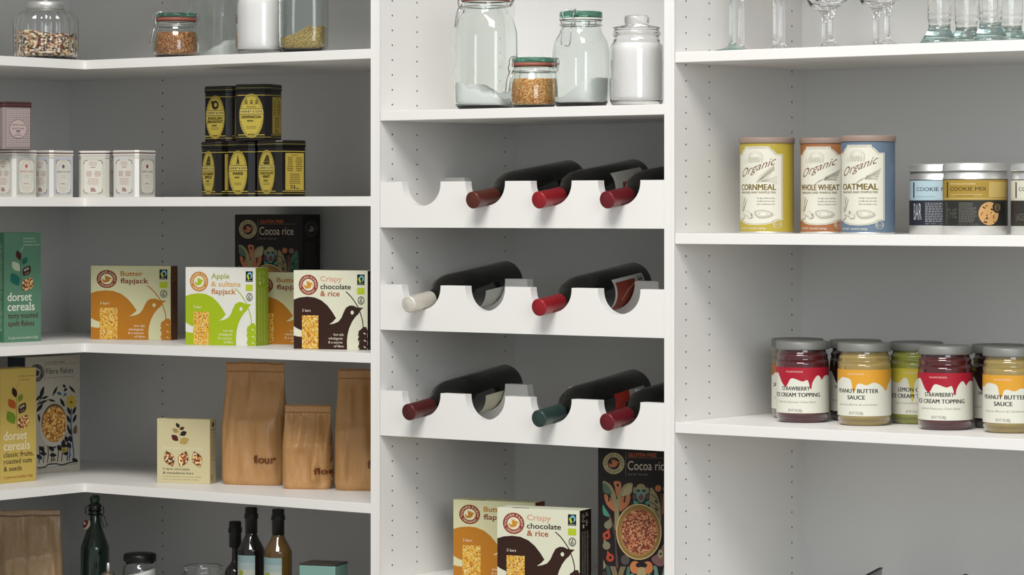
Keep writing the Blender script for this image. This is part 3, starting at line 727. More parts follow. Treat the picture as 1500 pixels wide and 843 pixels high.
# ------------------------------------------------------------------ tea tins
def tin_poly(hw, ch, r=0):
    return [(-hw+ch, -hw), (hw-ch, -hw), (hw, -hw+ch), (hw, hw-ch), (hw-ch, hw), (-hw+ch, hw), (-hw, hw-ch), (-hw, -hw+ch)]
def tea_tin(label, group, xn, Y, phi, wd, z, h, body, lid, front, side, rims, ch=.13):
    u, s = frame_at(phi); N = Vector((at_y(xn, Y), Y, z))
    hw = wd/2; cc = ch*wd
    c = N - u*(hw) + s*(hw)
    c = c + u*cc*.5 - s*cc*.5*0
    e = empty('tea_tin', (c.x, c.y, z), TH-phi, label, 'tin', group)
    m = MB(); bm_ = mat(body, .32, .15, .5); m.prism(tin_poly(hw, cc), 0, h*.885, bm_, bev=.0008)
    for zz, rc in rims: m.prism(tin_poly(hw+.0003, cc), h*zz, h*(zz+.010), mat(rc, .35, .4, .5))
    a = Art((0, 0, 100, 180), (-hw+cc, .003, hw-cc, h*.87)); front(a); m.art(a, lambda p, q, hh: Vector((p, -hw-.0003-hh, q)))
    a = Art((0, 0, 100, 180), (-hw+cc, .003, hw-cc, h*.87)); side(a); m.art(a, lambda p, q, hh: Vector((hw+.0003+hh, p, q)))
    m.obj('tin_body', e)
    m = MB(); lm = mat({'5a3434': '452a2a'}.get(lid, lid), .35, .2, .5); l2 = mat({'0f0d0c': '7a7440', 'd9d6cf': '6a3a30', '5a3434': '7a5048'}[lid], .35, .4, .5)
    m.prism(tin_poly(hw+.0009, cc), h*.888, h*.93, lm); m.prism(tin_poly(hw+.0012, cc), h*.93, h*.943, l2)
    m.prism(tin_poly(hw+.0009, cc), h*.943, h, mat({'0f0d0c': '1e1a14', '5a3434': '452a2a'}.get(lid, lid), .35, .2, .5), bev=.0022)
    if lid == '0f0d0c': m.prism(tin_poly(hw-.0004, cc), h*.999, h*1.004, mat('3a1a16', .35, .3, .5), bev=.0005)
    if lid == 'd9d6cf': m.prism(tin_poly(hw-.001, cc), h*.999, h*1.006, mat('7a5048', .35, .3, .5), bev=.0004)
    m.obj('tin_lid', e)
    return e
GOLD = 'b8a23a'
def oval(lines_, icon):
    def f(a):
        a.rect(-1, 12, 101, 15, 'b09a3c'); a.rect(-1, 163, 101, 166, 'b09a3c')
        a.ell(50, 92, 46, 84, GOLD, n=40); a.ring(50, 92, 44, 81, 1.2, '4a3f14'); 
        for k in range(40):
            g = 2*PI*k/40
            if abs(math.sin(g)) > .2: a.ell(50+40*math.cos(g), 92+76*math.sin(g), 1.8, 2.2, '3a3010', n=6)
        a.rect(6, 66, 94, 84, 'c8b45a'); a.rect(6, 65, 94, 67, '2a220c'); a.rect(6, 84, 94, 86, '2a220c')
        a.text('HARNEY & SONS', 8, 92, 80, 9, '2a220c', .024, SER)
        if icon == 'ship':
            a.poly([(30, 54), (70, 54), (64, 62), (36, 62)], '2a220c'); a.poly([(34, 52), (50, 26), (64, 30), (68, 52)], '4a3c16'); a.line([(50, 22), (50, 54)], 2, '2a220c')
        elif icon == 'tower':
            a.poly([(49, 26), (51, 26), (54, 48), (58, 62), (54, 62), (50, 54), (46, 62), (42, 62), (46, 48)], '2a220c'); a.rect(44, 46, 56, 48, '2a220c')
        elif icon == 'head':
            a.ell(50, 45, 17, 17, '2a220c'); a.ell(52, 44, 7, 8, GOLD); a.leaf(36, 36, 9, 6, 1, '2a220c')
        else:
            for x, g in ((30, '玄'), (50, '米'), (70, '茶')):
                a.rect(x-7, 34, x+7, 36, '4a4018'); a.rect(x-1, 28, x+1, 48, '4a4018'); a.rect(x-6, 40, x+6, 42, '4a4018'); a.line([(x-1, 42), (x-7, 49)], 2, '4a4018'); a.line([(x+1, 42), (x+7, 49)], 2, '4a4018')
            a.text('Genmaicha', 32, 68, 60, 6, '4a4018', 0)
        y = 101
        for t in lines_:
            q = min(38, 5*len(t)); a.text(t, 50-q, 50+q, y, 10, '1e180a', .032, SER); y += 13
        a.lines(34, 66, y-6, y, 1, '2a220c', .8, 1); a.lines(30, 70, 130, 142, 2, '6a5c24', .3, 2, True); a.lines(38, 62, 160, 165, 1, '3a3010', .7, 2)
    return f
def goldside(a):
    a.rect(-1, 12, 101, 15, 'b09a3c'); a.rect(-1, 163, 101, 166, 'b09a3c'); a.rect(12, 20, 96, 160, 'b39a36'); 
    a.lines(34, 74, 26, 30, 1, '3a3010', .6, 1, True); a.lines(20, 48, 34, 90, 7, '4a3c16', .5, 3, True); a.lines(58, 90, 34, 90, 7, '4a3c16', .5, 4, True); a.lines(30, 80, 96, 138, 6, '5a4c20', .5, 5, True)
    a.rect(34, 142, 46, 146, '2a220c'); a.rect(34, 150, 46, 154, '2a220c'); a.rect(50, 142, 56, 156, '2a220c'); a.rect(58, 152, 74, 155, '2a220c')
hB = (287.9-205)/ppm(at_y(400, .05), .05)*1.0
wB = 56/ppm(at_y(400, .05), .05)
RB = ((.055, 'a8963c'), (.80, 'a8963c'))
tea_tin('black tea tin with gold oval label, leftmost of the bottom row', 'black tea tins', 317, .07, math.radians(56), wB, zA, hB, '14110f', '0f0d0c', oval(('HOT CINNAMON', 'SPICE'), 'ship'), goldside, RB)
tea_tin('black tea tin with a tower on its gold oval, middle of the bottom row', 'black tea tins', 366, .065, math.radians(40), wB, zA, hB, '14110f', '0f0d0c', oval(('PARIS',), 'tower'), goldside, RB)
tea_tin('black tea tin with a gold side panel, rightmost of the bottom row', 'black tea tins', 406, .05, math.radians(47), wB, zA, hB, '14110f', '0f0d0c', oval(('CHOCOLATE', 'MINT'), 'ship'), goldside, RB)
zT2 = zA+hB*1.0045
tea_tin('black tea tin with gold oval label, left one of the upper two', 'black tea tins', 333, .085, math.radians(38), wB, zT2, hB, '14110f', '0f0d0c', oval(('ENGLISH', 'BREAKFAST'), 'head'), goldside, RB)
tea_tin('black tea tin with gold oval label, right one of the upper two', 'black tea tins', 391, .065, math.radians(17), wB, zT2, hB, '14110f', '0f0d0c', oval(('GENMAICHA',), 'kanji'), goldside, RB)
def corners(a, x0, y0, x1, y1, c1_, c2_):
    for (x, y, sx, sy, c) in ((x0, y0, 1, 1, c1_), (x1, y0, -1, 1, c2_), (x0, y1, 1, -1, c1_), (x1, y1, -1, -1, c2_)):
        a.line([(x, y+sy*18), (x+sx*2, y+sy*6), (x+sx*8, y+sy*1), (x+sx*18, y)], 3, c, 3)
def whitefront(bdr, c1_, c2_):
    def f(a):
        a.rect(0, 4, 100, 176, bdr); a.poly([(14, 28), (22, 18), (78, 18), (86, 28), (86, 158), (78, 166), (22, 166), (14, 158)], 'd6d2c6')
        corners(a, 12, 17, 88, 168, c1_, c2_)
        a.lines(30, 70, 22, 42, 5, 'b88a7a', .45, 1, True); a.lines(40, 60, 46, 52, 1, '8a5a4a', .6, 2, True)
        a.lines(20, 48, 66, 92, 4, 'a87868', .5, 3, True); a.lines(54, 84, 66, 92, 4, 'a87868', .5, 4, True); a.lines(26, 76, 98, 132, 8, 'c09a8a', .45, 5, True)
        a.rect(40, 144, 56, 148, '8a3a34'); a.rect(40, 150, 60, 154, '8a3a34'); a.rect(40, 156, 62, 160, '8a3a34')
    return f
def whiteside(bdr, c1_, c2_, t):
    def f(a):
        a.rect(0, 4, 100, 176, bdr); a.poly([(14, 28), (22, 18), (78, 18), (86, 28), (86, 158), (78, 166), (22, 166), (14, 158)], 'd2cfc2')
        corners(a, 12, 17, 88, 168, c1_, c2_); a.ring(50, 90, 30, 70, 1.3, 'b59a84')
        a.ell(50, 46, 7, 9, t); a.text('HARNEY & SONS', 16, 84, 74, 8, t, .008, SER); a.lines(34, 66, 84, 100, 2, 'b0b8b0', .4, 2, True); a.text('HERBAL', 36, 64, 128, 6, t, .0); a.lines(36, 64, 138, 150, 2, 'b8b4a8', .4, 3, True)
    return f
hW = (287.9-219.5)/ppm(at_y(150, .03), .03); wW = 47/ppm(at_y(150, .03), .03)
RW = ((.83, '8a5a50'),)
XT = XC-.05
def wtin(label, xn, Y, phi, f, s_, z=zA, wd=wW, h=hW, body='cfccc4', lid='d9d6cf'):
    return tea_tin(label, 'pale tea tins', xn, Y, math.radians(phi), wd, z, h, body, lid, f, s_, RW, ch=.10)
def Yw(px, off): # depth Y of a point above the left wing, off metres behind its front edge
    return at_x(px, XC-off)
wtin('white tea tin with blue border, right one under the pink tin', 73.5, Yw(73.5, .03), 39, whitefront('bbbec4', '5a3a34', '5a3a34'), whiteside('b9bbc3', '6a4a34', '6a4a34', '5a5a8a'))
wtin('white tea tin with coral corner marks, left one under the pink tin', 19, Yw(19, .045), 39, whitefront('c2c6be', 'c0705a', 'c0705a'), whiteside('b4bab0', 'c86a4c', 'c86a4c', 'c0604a'))
wtin('cream tea tin showing one face, third from left in the pale row', 156.5, .03, 12, whitefront('c6c4b4', '9a5a50', '7a5a54'), whiteside('c0beb4', '9a5a50', '9a5a50', '9a5a50'))
wtin('white tea tin turned to show two faces, rightmost of the pale tins', 199, .02, 31, whitefront('c9c9c4', '6a4a48', '6a4a48'), whiteside('aeada6', '8a4a40', '8a4a40', '8a3a34'))
def pinkpat(a):
    a.rect(0, 2, 100, 178, '948582')
    for i in range(7):
        for j in range(9): a.rect(4+i*14, 8+j*19, 14+i*14, 22+j*19, 'b2a8a3'); a.rect(6.5+i*14, 11+j*19, 11.5+i*14, 19+j*19, '8c6c6a')
def pinkface(a):
    pinkpat(a); a.ell(50, 95, 36, 42, 'b5a29e', n=30); a.ring(50, 95, 36, 42, 1.5, '6a4a4a'); a.text('HARNEY & SONS', 22, 78, 80, 7, '5a3a3a', .01, SER)
    a.text('BLACK CASSIS', 26, 74, 96, 6, '3a2424', .01); a.rect(42, 102, 58, 107, '3a2424'); a.text('TEA', 42, 58, 117, 6, '5a3a3a', .0); a.lines(30, 70, 120, 126, 1, '6a4a4a', .5, 1, True)
tea_tin('pink tea tin with brown lid stacked on the white tins at the far left', 'pale tea tins', 4, Yw(4, .04), math.radians(50), 47/ppm(at_y(4, 0), 0), zA+hW*1.007, hW, '908380', '5a3434', pinkpat, pinkface, (), ch=.08)
# ------------------------------------------------------------------ glass jars
def prof_px(pts, X, Y, z):              # [(radius px, picture y)] -> metres
    k = ppm(X, Y); return [(r/k, max(0, zat(y, X, Y)-z)) for r, y in pts]
def rad_at(pr, z):
    for (r0, z0), (r1, z1) in zip(pr, pr[1:]):
        if z0 <= z <= z1 and z1 > z0: return r0+(r1-r0)*(z-z0)/(z1-z0)
    return pr[-1][0]
def smooth_prof(pr, n=3): return [(max(0, r), z) for r, z in spline(pr, n)]
def vessel(pr, t, tb, m, name, parent, shape=None, seg=56):
    inner = [(max(r-t, 0), z) for r, z in pr if z > tb*1.01]
    full = [(0, 0)]+pr+inner[::-1]+[(max(rad_at(pr, tb)-t, .001)*.96, tb), (0, tb)]
    mb = MB(); mb.lathe(full, m, seg, cap=False, shape=shape); return mb.obj(name, parent, normals=True)
def filling(pr, t, tb, hfun, m, name, loc, rot, label, cat, kind='stuff', shape=None, seg=56):
    mb = MB(); k = mb.mi(m); K = 12; rings = []
    for j in range(K+1):
        ring = []
        for i in range(seg):
            a = 2*PI*i/seg; c, s = math.cos(a), math.sin(a)
            R0 = rad_at(pr, .5*(tb+hfun(c*.03, s*.03)))-t
            h = hfun(c*R0, s*R0); z = tb+.0008+(h-tb-.0008)*j/K
            q = shape(a, z) if shape else 1
            R = (rad_at(pr, max(z, tb*1.05))-t-.0005)*q*(.985 if j == 0 else 1)
            ring.append(mb.bm.verts.new((c*R, s*R, z)))
        rings.append(ring)
    for f_ in (.8, .6, .4, .2):
        ring = []
        for i in range(seg):
            p = rings[K][i].co*f_; ring.append(mb.bm.verts.new((p.x, p.y, hfun(p.x, p.y))))
        rings.append(ring)
    for A, B in zip(rings, rings[1:]):
        for i in range(seg):
            j = (i+1) % seg; f = mb.bm.faces.new((A[i], A[j], B[j], B[i])); f.material_index = k; f.smooth = True
    c = mb.bm.verts.new((0, 0, hfun(0, 0)))
    for i in range(seg): mb.bm.faces.new((rings[-1][i], rings[-1][(i+1) % seg], c)).material_index = k
    mb.bm.faces.new(rings[0][::-1]).material_index = k
    o = mb.obj(name, None, loc, rot); return tag(o, label, cat, None, kind)
def squircle(n, rot, z0, z1):
    def f(a, z):
        b = a+rot; q = 1/((abs(math.cos(b))**n+abs(math.sin(b))**n)**(1/n)); k = min(1, max(0, (z1-z)/(z1-z0))); return (1+(q*.93-1)*k)
    return f
def bail(e, rn, zn, rl, zl, ang, s=1.0, down=.034):
    """wire clip: neck ring, two wires over the lid, hanging lever; hinge on the far side"""
    ca, sa = math.cos(ang), math.sin(ang)
    P = lambda t, r, z: (ca*r-sa*t, sa*r+ca*t, z)
    m = MB()
    m.tube([(rn*math.cos(2*PI*i/40), rn*math.sin(2*PI*i/40), zn) for i in range(40)], .0011, STEEL, 6, True)
    for t in (-.011*s, .011*s):
        m.tube([P(t*.7, rl*.80, zl+.002), P(t, rl*.98, zl+.0018), P(t*1.15, rl+.0035, zl-.004), P(t*.8, rl+.0045, zl-.012), P(t*1.3, rn+.006, zn+.006), P(t*1.2, rn+.004, zn-.002), P(t*.6, rn+.002, zn-.004)], .0012, STEEL, 6)
    m.tube([P(-.011*s*.7, rl*.80, zl+.002), P(.011*s*.7, rl*.80, zl+.002)], .0012, STEEL, 6)
    m.tube([P(-.008*s, rn+.005, zn+.002), P(-.009*s, rn+.010, zn-.012), P(-.009*s, rn+.013, zn-down), P(-.006*s, rn+.013, zn-down-.004), P(.006*s, rn+.013, zn-down-.004), P(.009*s, rn+.013, zn-down), P(.009*s, rn+.010, zn-.012), P(.008*s, rn+.005, zn+.002)], .0011, STEEL, 6)
    for t in (-.009*s, .009*s):
        m.tube([P(t, -rl*.9, zl+.001), P(t, -rl-.004, zl-.002), P(t, -rl-.006, zl-.010), P(t*.8, -rn-.002, zn+.001)], .0012, STEEL, 6)
    m.tube([P(-.009*s, -rl-.006, zl-.010), P(.009*s, -rl-.006, zl-.010)], .0011, STEEL, 6)
    m.obj('wire_clip', e)
def clip_jar(label, group, px, Y, z, pts, lid, ang, seal, gm=None, shape=None, fill=None, tb=.007, t=.0026):
    X = at_y(px, Y); pr = prof_px(pts, X, Y, z); pr[0] = (pr[0][0], 0); pr = smooth_prof(pr, 3)
    pr = [p for i, p in enumerate(pr) if i == 0 or p[1] > pr[i-1][1]]; pr[0] = (pr[0][0], .0004); pr = [(pr[0][0]*.96, 0)]+pr
    e = empty('clip_jar', (X, Y, z), TH, label, 'jar', group)
    vessel(pr, t, tb, gm or GREENG, 'glass_body', e, shape)
    k = ppm(X, Y); rl, y1, y0 = lid; rl /= k; zt = zat(y1, X, Y)-z; zb_ = zat(y0, X, Y)-z
    m = MB(); m.lathe([(0, zb_), (rl*.9, zb_), (rl, zb_+.001), (rl, zt-.002), (rl*.97, zt), (rl*.8, zt-.001), (0, zt-.0025)], GREEND, 48, cap=False); m.obj('glass_lid', e, normals=True)
    zs = pr[-1][1]
    m = MB(); m.lathe([(rl*.84, zs+.0003), (rl*1.01, zs+.0003), (rl*1.01, zb_-.0003), (rl*.84, zb_-.0003), (rl*.84, zs+.0003)], mat(seal, .5, 0, .4), 48, cap=False); m.obj('rubber_seal', e, normals=True)
    bail(e, pr[-1][0]+.001, zs-.009, rl, zt, ang)
    if fill:
        fm, hf, lab, cat = fill
        filling(pr, t, tb, hf, fm, 'jar_filling', (X, Y, z), TH, lab, cat, shape=shape)
    return e
def K(px, Y): return ppm(at_y(px, Y), Y)
zG = zL[1]; zJ = zM[1]
tall = [(37, 158), (43, 153), (44.5, 140), (44.5, 60), (43, 42), (38, 26), (33.5, 17), (33, 8), (33, 3)]
S4 = squircle(4.2, .35, .158, .18)
def heap(lo, hi, ax, ay, seed, cre=.004):
    def f(x, y):
        return max(.008, lo+(hi-lo)*(.5+.5*math.tanh((ax*x+ay*y)/.02))+cre*noise.noise(Vector((x*45+seed, y*45, seed))))
    return f
clip_jar('tall green tinted glass clip jar, leftmost in the middle bay', 'clip jars', 711.5, .062, zJ, tall, (36, -8, 1), 3.35, '8f5a48', shape=S4,
    fill=(SUGAR, heap(.022, .044, -.8, .4, 3, .018), 'shallow white flour heap inside the tall clip jar in the middle bay', 'flour'))
mid_ = [(33, 153), (38, 146), (39.5, 124), (40, 92), (39, 76), (36.5, 62), (32.5, 51), (30.5, 45), (30, 38), (30.5, 30)]
clip_jar('medium clip jar with green lid between the orange millet jar and the sugar jar', 'clip jars', 851, .055, zJ, mid_, (31.5, 17.5, 27), -2.15, 'dcdad2', shape=squircle(3.6, .6, .118, .135),
    fill=(SUGAR, heap(.016, .052, .9, -.25, 7, .004), 'white flour sloping up to the right inside the medium clip jar', 'flour'))
small = [(30, 156), (34, 150), (34.5, 132), (32.5, 118), (29.5, 110), (28.5, 105), (29, 98)]
clip_jar('small clip jar of orange millet with green lid and red seal, in the middle bay', 'clip jars', 781, .05, zJ, small, (31, 85, 92.5), 3.5, '96584a', GREENG,
    fill=(MILLET, lambda x, y: .052+.0*x, 'orange millet inside the small clip jar in the middle bay', 'millet'), tb=.005)
small2 = [(29, 83), (33, 78), (33.5, 62), (31.5, 50), (28.5, 43), (27.5, 38), (28, 32)]
clip_jar('small clip jar of brown millet with red seal on the top corner shelf', 'clip jars', 258, .055, zG, small2, (29.5, 20, 26.5), 3.5, '8a4e42', GREENG,
    fill=(MILLETB, lambda x, y: .050, 'brown millet inside the small clip jar on the corner shelf', 'millet'), tb=.005)
t2 = [(33, 77), (39, 72), (40.5, 58), (40.5, 10), (38, -10), (34, -28), (31, -38), (30, -50)]
clip_jar('large green tinted clip jar behind the brown millet jar on the corner shelf', 'clip jars', 319, .19, zG, t2, (33, -62, -54), -2.0, '8f5a48', shape=squircle(3.6, .5, .09, .14),
    fill=(SUGAR, heap(.014, .042, .9, .2, 5, .008), 'white flour heap inside the large clip jar on the corner shelf', 'flour'))
t3 = [(31, 73), (35.5, 69), (36.5, 60), (36.5, -20), (33, -40), (29, -52), (29, -60)]
clip_jar('tall clip jar with tan seeds sloping up to the right beside the divider panel', 'clip jars', 445, .06, zG, t3, (31, -72, -63), -2.0, '8f5a48', shape=squircle(4.2, .1, .12, .16),
    fill=(BIRDSEED, heap(.028, .050, .9, -.2, 2, .006), 'tan seeds sloping inside the tall clip jar beside the divider panel', 'seeds'))
def knob_jar(label, px, Y, z, pts, cont, lidp, flab):
    X = at_y(px, Y); pr = prof_px(pts, X, Y, z); pr[0] = (pr[0][0], .0003)
    pr = smooth_prof(pr, 3); pr = [p for i, p in enumerate(pr) if i == 0 or p[1] > pr[i-1][1]]
    e = empty('lidded_glass_jar', (X, Y, z), TH, label, 'jar', 'knob lidded sugar jars')
    vessel(pr, .0034, .007, CLEAR, 'glass_body', e)
    k = ppm(X, Y); r_, y1 = cont; h = zat(y1, X, Y)-z
    filling(pr, .0034, .007, lambda x, y: h, SUGAR, 'sugar_filling', (X, Y, z), TH, flab, 'sugar')
    if lidp:
        m = MB(); lp = prof_px(lidp, X, Y, z); m.lathe([(0, lp[0][1])]+lp+[(0, lp[-1][1]+.0003)], CLEAR, 48, cap=False); m.obj('glass_lid', e, normals=True)
knob_jar('clear glass jar of white sugar with a knob lid, rightmost in the middle bay', 932.5, .056, zJ, [(36, 152), (39, 147), (39.6, 138), (39.6, 76), (37.5, 66), (34, 60), (33, 54), (35.5, 51), (35.5, 47), (33, 45), (32.5, 43)],
    (36.7, 64), [(29, 42), (34.5, 42.5), (34.5, 40.5), (31, 39.5), (22, 37.5), (17, 36.3), (16.5, 35), (18, 33.5), (18.6, 29), (18, 25), (16, 23), (10, 22.2)], 'white sugar inside the knob lidded jar in the middle bay')
knob_jar('clear glass jar of white sugar between the two tall clip jars on the corner shelf', 382, .055, zG, [(33, 77), (36, 73), (37, 66), (37, 8), (34, -4), (31, -10), (31, -20)], (34.2, -3),
    [(27, -22), (32, -22.5), (32, -26), (18, -30), (13, -33), (17, -38), (10, -44)], 'white sugar inside the knob lidded jar on the corner shelf')
# ribbed jar with a metal lid, on the left wing
Yr = at_x(67, XC-.062); Xr = at_y(67, Yr)
pr = smooth_prof(prof_px([(43, 85.5), (46, 80), (46.5, 66), (46.5, 38), (44.5, 26), (38, 18), (28, 14.5), (25.5, 12)], Xr, Yr, zG), 3); pr[0] = (pr[0][0], 0.0003); pr = [p for i, p in enumerate(pr) if i == 0 or p[1] > pr[i-1][1]]
rib = lambda a, z: 1+.03*math.cos(20*a)*(1 if .004 < z < .085 else .2)
e = empty('ribbed_glass_jar', (Xr, Yr, zG), TH, 'ribbed glass jar of mixed seeds with a silver lid, top corner shelf', 'jar')
vessel(pr, .0028, .005, CLEAR, 'glass_body', e, rib, 120)
filling(pr, .0032, .006, heap(.050, .058, -.9, .2, 4, .004), SEEDS, 'jar_filling', (Xr, Yr, zG), TH, 'mixed seeds filling the ribbed glass jar', 'seeds', shape=rib, seg=96)
kk = ppm(Xr, Yr); zt = zat(14, Xr, Yr)-zG
m = MB(); m.lathe([(0, zt-.001), (26.8/kk, zt-.001), (26.8/kk, zt+8/kk), (25.5/kk, zt+11/kk), (12/kk, zt+12/kk), (0, zt+12/kk)], BRUSH, 48, cap=False)
m.lathe([(0, zt+12/kk), (5/kk, zt+12/kk), (5/kk, zt+15/kk), (10/kk, zt+18/kk), (11/kk, zt+24/kk), (6/kk, zt+28/kk), (0, zt+29/kk)], BRUSH, 32, cap=False); m.obj('metal_lid', e, normals=True)

# ------------------------------------------------------------------ dessert sauce jars
LIDG = mat('80807c', .5, .35, .4, 'grey_lid')
DRIP = [(-100, 375), (-75, 352), (-64, 385), (-56, 425), (-46, 455), (-40, 440), (-33, 400), (-27, 392), (-18, 400), (-5, 415), (5, 404), (9, 430), (11.5, 468), (14.5, 470), (17, 425), (25, 382), (32, 370), (37, 384), (42, 404), (47, 385), (58, 370), (75, 376), (100, 366)]
DRIPL = [(-100, 385), (-80, 400), (-64, 372), (-50, 370), (-36, 388), (-31, 460), (-26, 470), (-22, 425), (-14, 412), (0, 425), (14, 405), (26, 415), (38, 440), (48, 470), (55, 430), (66, 395), (78, 372), (100, 385)]
DRIPY = [(-100, 370), (-70, 405), (-50, 420), (-34, 380), (-26, 395), (-20, 480), (-17, 556), (-14, 550), (-11, 430), (-5, 385), (6, 380), (20, 400), (40, 420), (60, 390), (100, 380)]
def sauce_label(colr, drip, l1, l2, sub, off=22, w1=33, w2=58):
    def f(a):
        a.rect(-105, 310, 105, 655, 'dddccb')
        pts = [(x+off, y) for x, y in drip]; sp = spline(pts, 4)
        V = []; Fc = []
        for i, (x, y) in enumerate(sp):
            x = min(105, max(-105, x)); V += [(x, 310), (x, y)]
            if i: Fc.append((2*i-2, 2*i, 2*i+1, 2*i-1))
        a.add(V, Fc, colr)
        a.text('WILLIAMS SONOMA', -22, 18, 348, 12, 'e8c8c0' if colr != 'd4c038' else 'efe8a0', .0)
        a.text(l1, -w1, w1, 483, 30, '1c1a17', .032); a.text(l2, -w2, w2, 531, 30, '1c1a17', .032)
        a.text(sub, -46, 46, 577, 16, '8a877a', -.005, None, 0, .2); a.text('NET WT 17OZ (482g)', -16, 16, 643, 20, '4a483f', .0)
    return f
def sauce(label, px, ybase, col, lab, delta=22, Rp=37.7, name='dessert_sauce_jar', zt=None):
    # stands so that its foot meets the shelf at picture row ybase
    p = at_z(px, ybase, zR[3]); k = ppm(p.x, p.y); R = .0447
    c = p+FW*R*.98
    H = .1440
    e = empty(name, (c.x, c.y, zR[3]), TH-math.radians(delta), label, 'jar', 'dessert sauce jars'); e.scale = (1, 1, .960)
    pr = smooth_prof([(.036, 0), (.0405, .003), (.0435, .009), (.0447, .018), (.0447, .104), (.0440, .109), (.0425, .113), (.0432, .117), (.0432, .120), (.0405, .1235), (.0398, .128), (.0398, .132)], 2)
    m = MB(); cm = mat(col, .12, 0, .5, coat=1.0, bump=.04, bscale=60, var=.06)
    m.lathe([(0, 0)]+pr+[(0, .1315)], cm, 48, cap=False); m.obj('filled_glass', e, normals=True)
    m = MB(); m.lathe([(0, .129), (.0420, .129), (.0452, .1295), (.0456, .1315), (.0452, .134), (.0455, .1415), (.0440, .1438), (.0415, .1444), (0, .1440)], LIDG, 56, cap=False); m.obj('metal_lid', e, normals=True)
    if lab:
        a = Art((-105, 655, 105, 310), (-math.radians(105)*R, .0175, math.radians(105)*R, .0985)); R += .0004; a.src = (-105, 310, 105, 655); lab(a)
        m = MB(); m.art(a, lambda u, v, h: Vector(((R+h)*math.sin(u/R), -(R+h)*math.cos(u/R), v)), .003); m.obj('paper_label', e)
    return e
straw = sauce_label('b5122c', DRIP, 'STRAWBERRY', 'ICE CREAM TOPPING', 'Coulis de Fraises pour Creme Glacee')
pea = sauce_label('e09c22', DRIPL, 'PEANUT BUTTER', 'SAUCE', 'Sauce au Beurre de Cacahuete', 24, 50, 20)
hot = sauce_label('2c1818', DRIP, 'HOT FUDGE', 'SAUCE', 'Sauce au Chocolat Fondant', 22, 34, 20)
lem = sauce_label('cfbb34', DRIPY, 'LEMON CURD', 'ICE CREAM TOPPING', 'Lemon Curd Creme Glacee Garniture', 14, 36, 58)
car = sauce_label('b0662c', DRIPL, 'SALTED CARAMEL', 'SAUCE', 'Sauce au Caramel Sale', 24, 50, 20)
sauce('dark red strawberry sauce jar, front row, leftmost of the two strawberry jars', 1179, 620.5, '4a1a1e', straw)
sauce('salted caramel sauce jar peeking out behind the left strawberry jar', 1171.5, 614.5, '6a5a38', car)
sauce('tan peanut butter sauce jar in the front row between the two strawberry jars', 1270.5, 625, '94804a', pea, 25)
sauce('dark hot fudge sauce jar behind the left peanut butter jar', 1257.5, 618, '2a1a18', hot)
sauce('green lemon curd sauce jar behind the right strawberry jar', 1347, 622.5, '8e9040', lem, 14)
sauce('dark red strawberry sauce jar, front row, right of the lemon curd jar', 1390, 631.5, '4a1a1e', straw)
sauce('dark hot fudge sauce jar behind the right peanut butter jar', 1469, 629, '2a1a18', hot)
sauce('tan peanut butter sauce jar at the right edge of the photo', 1486.5, 636, '94804a', pea, 25)

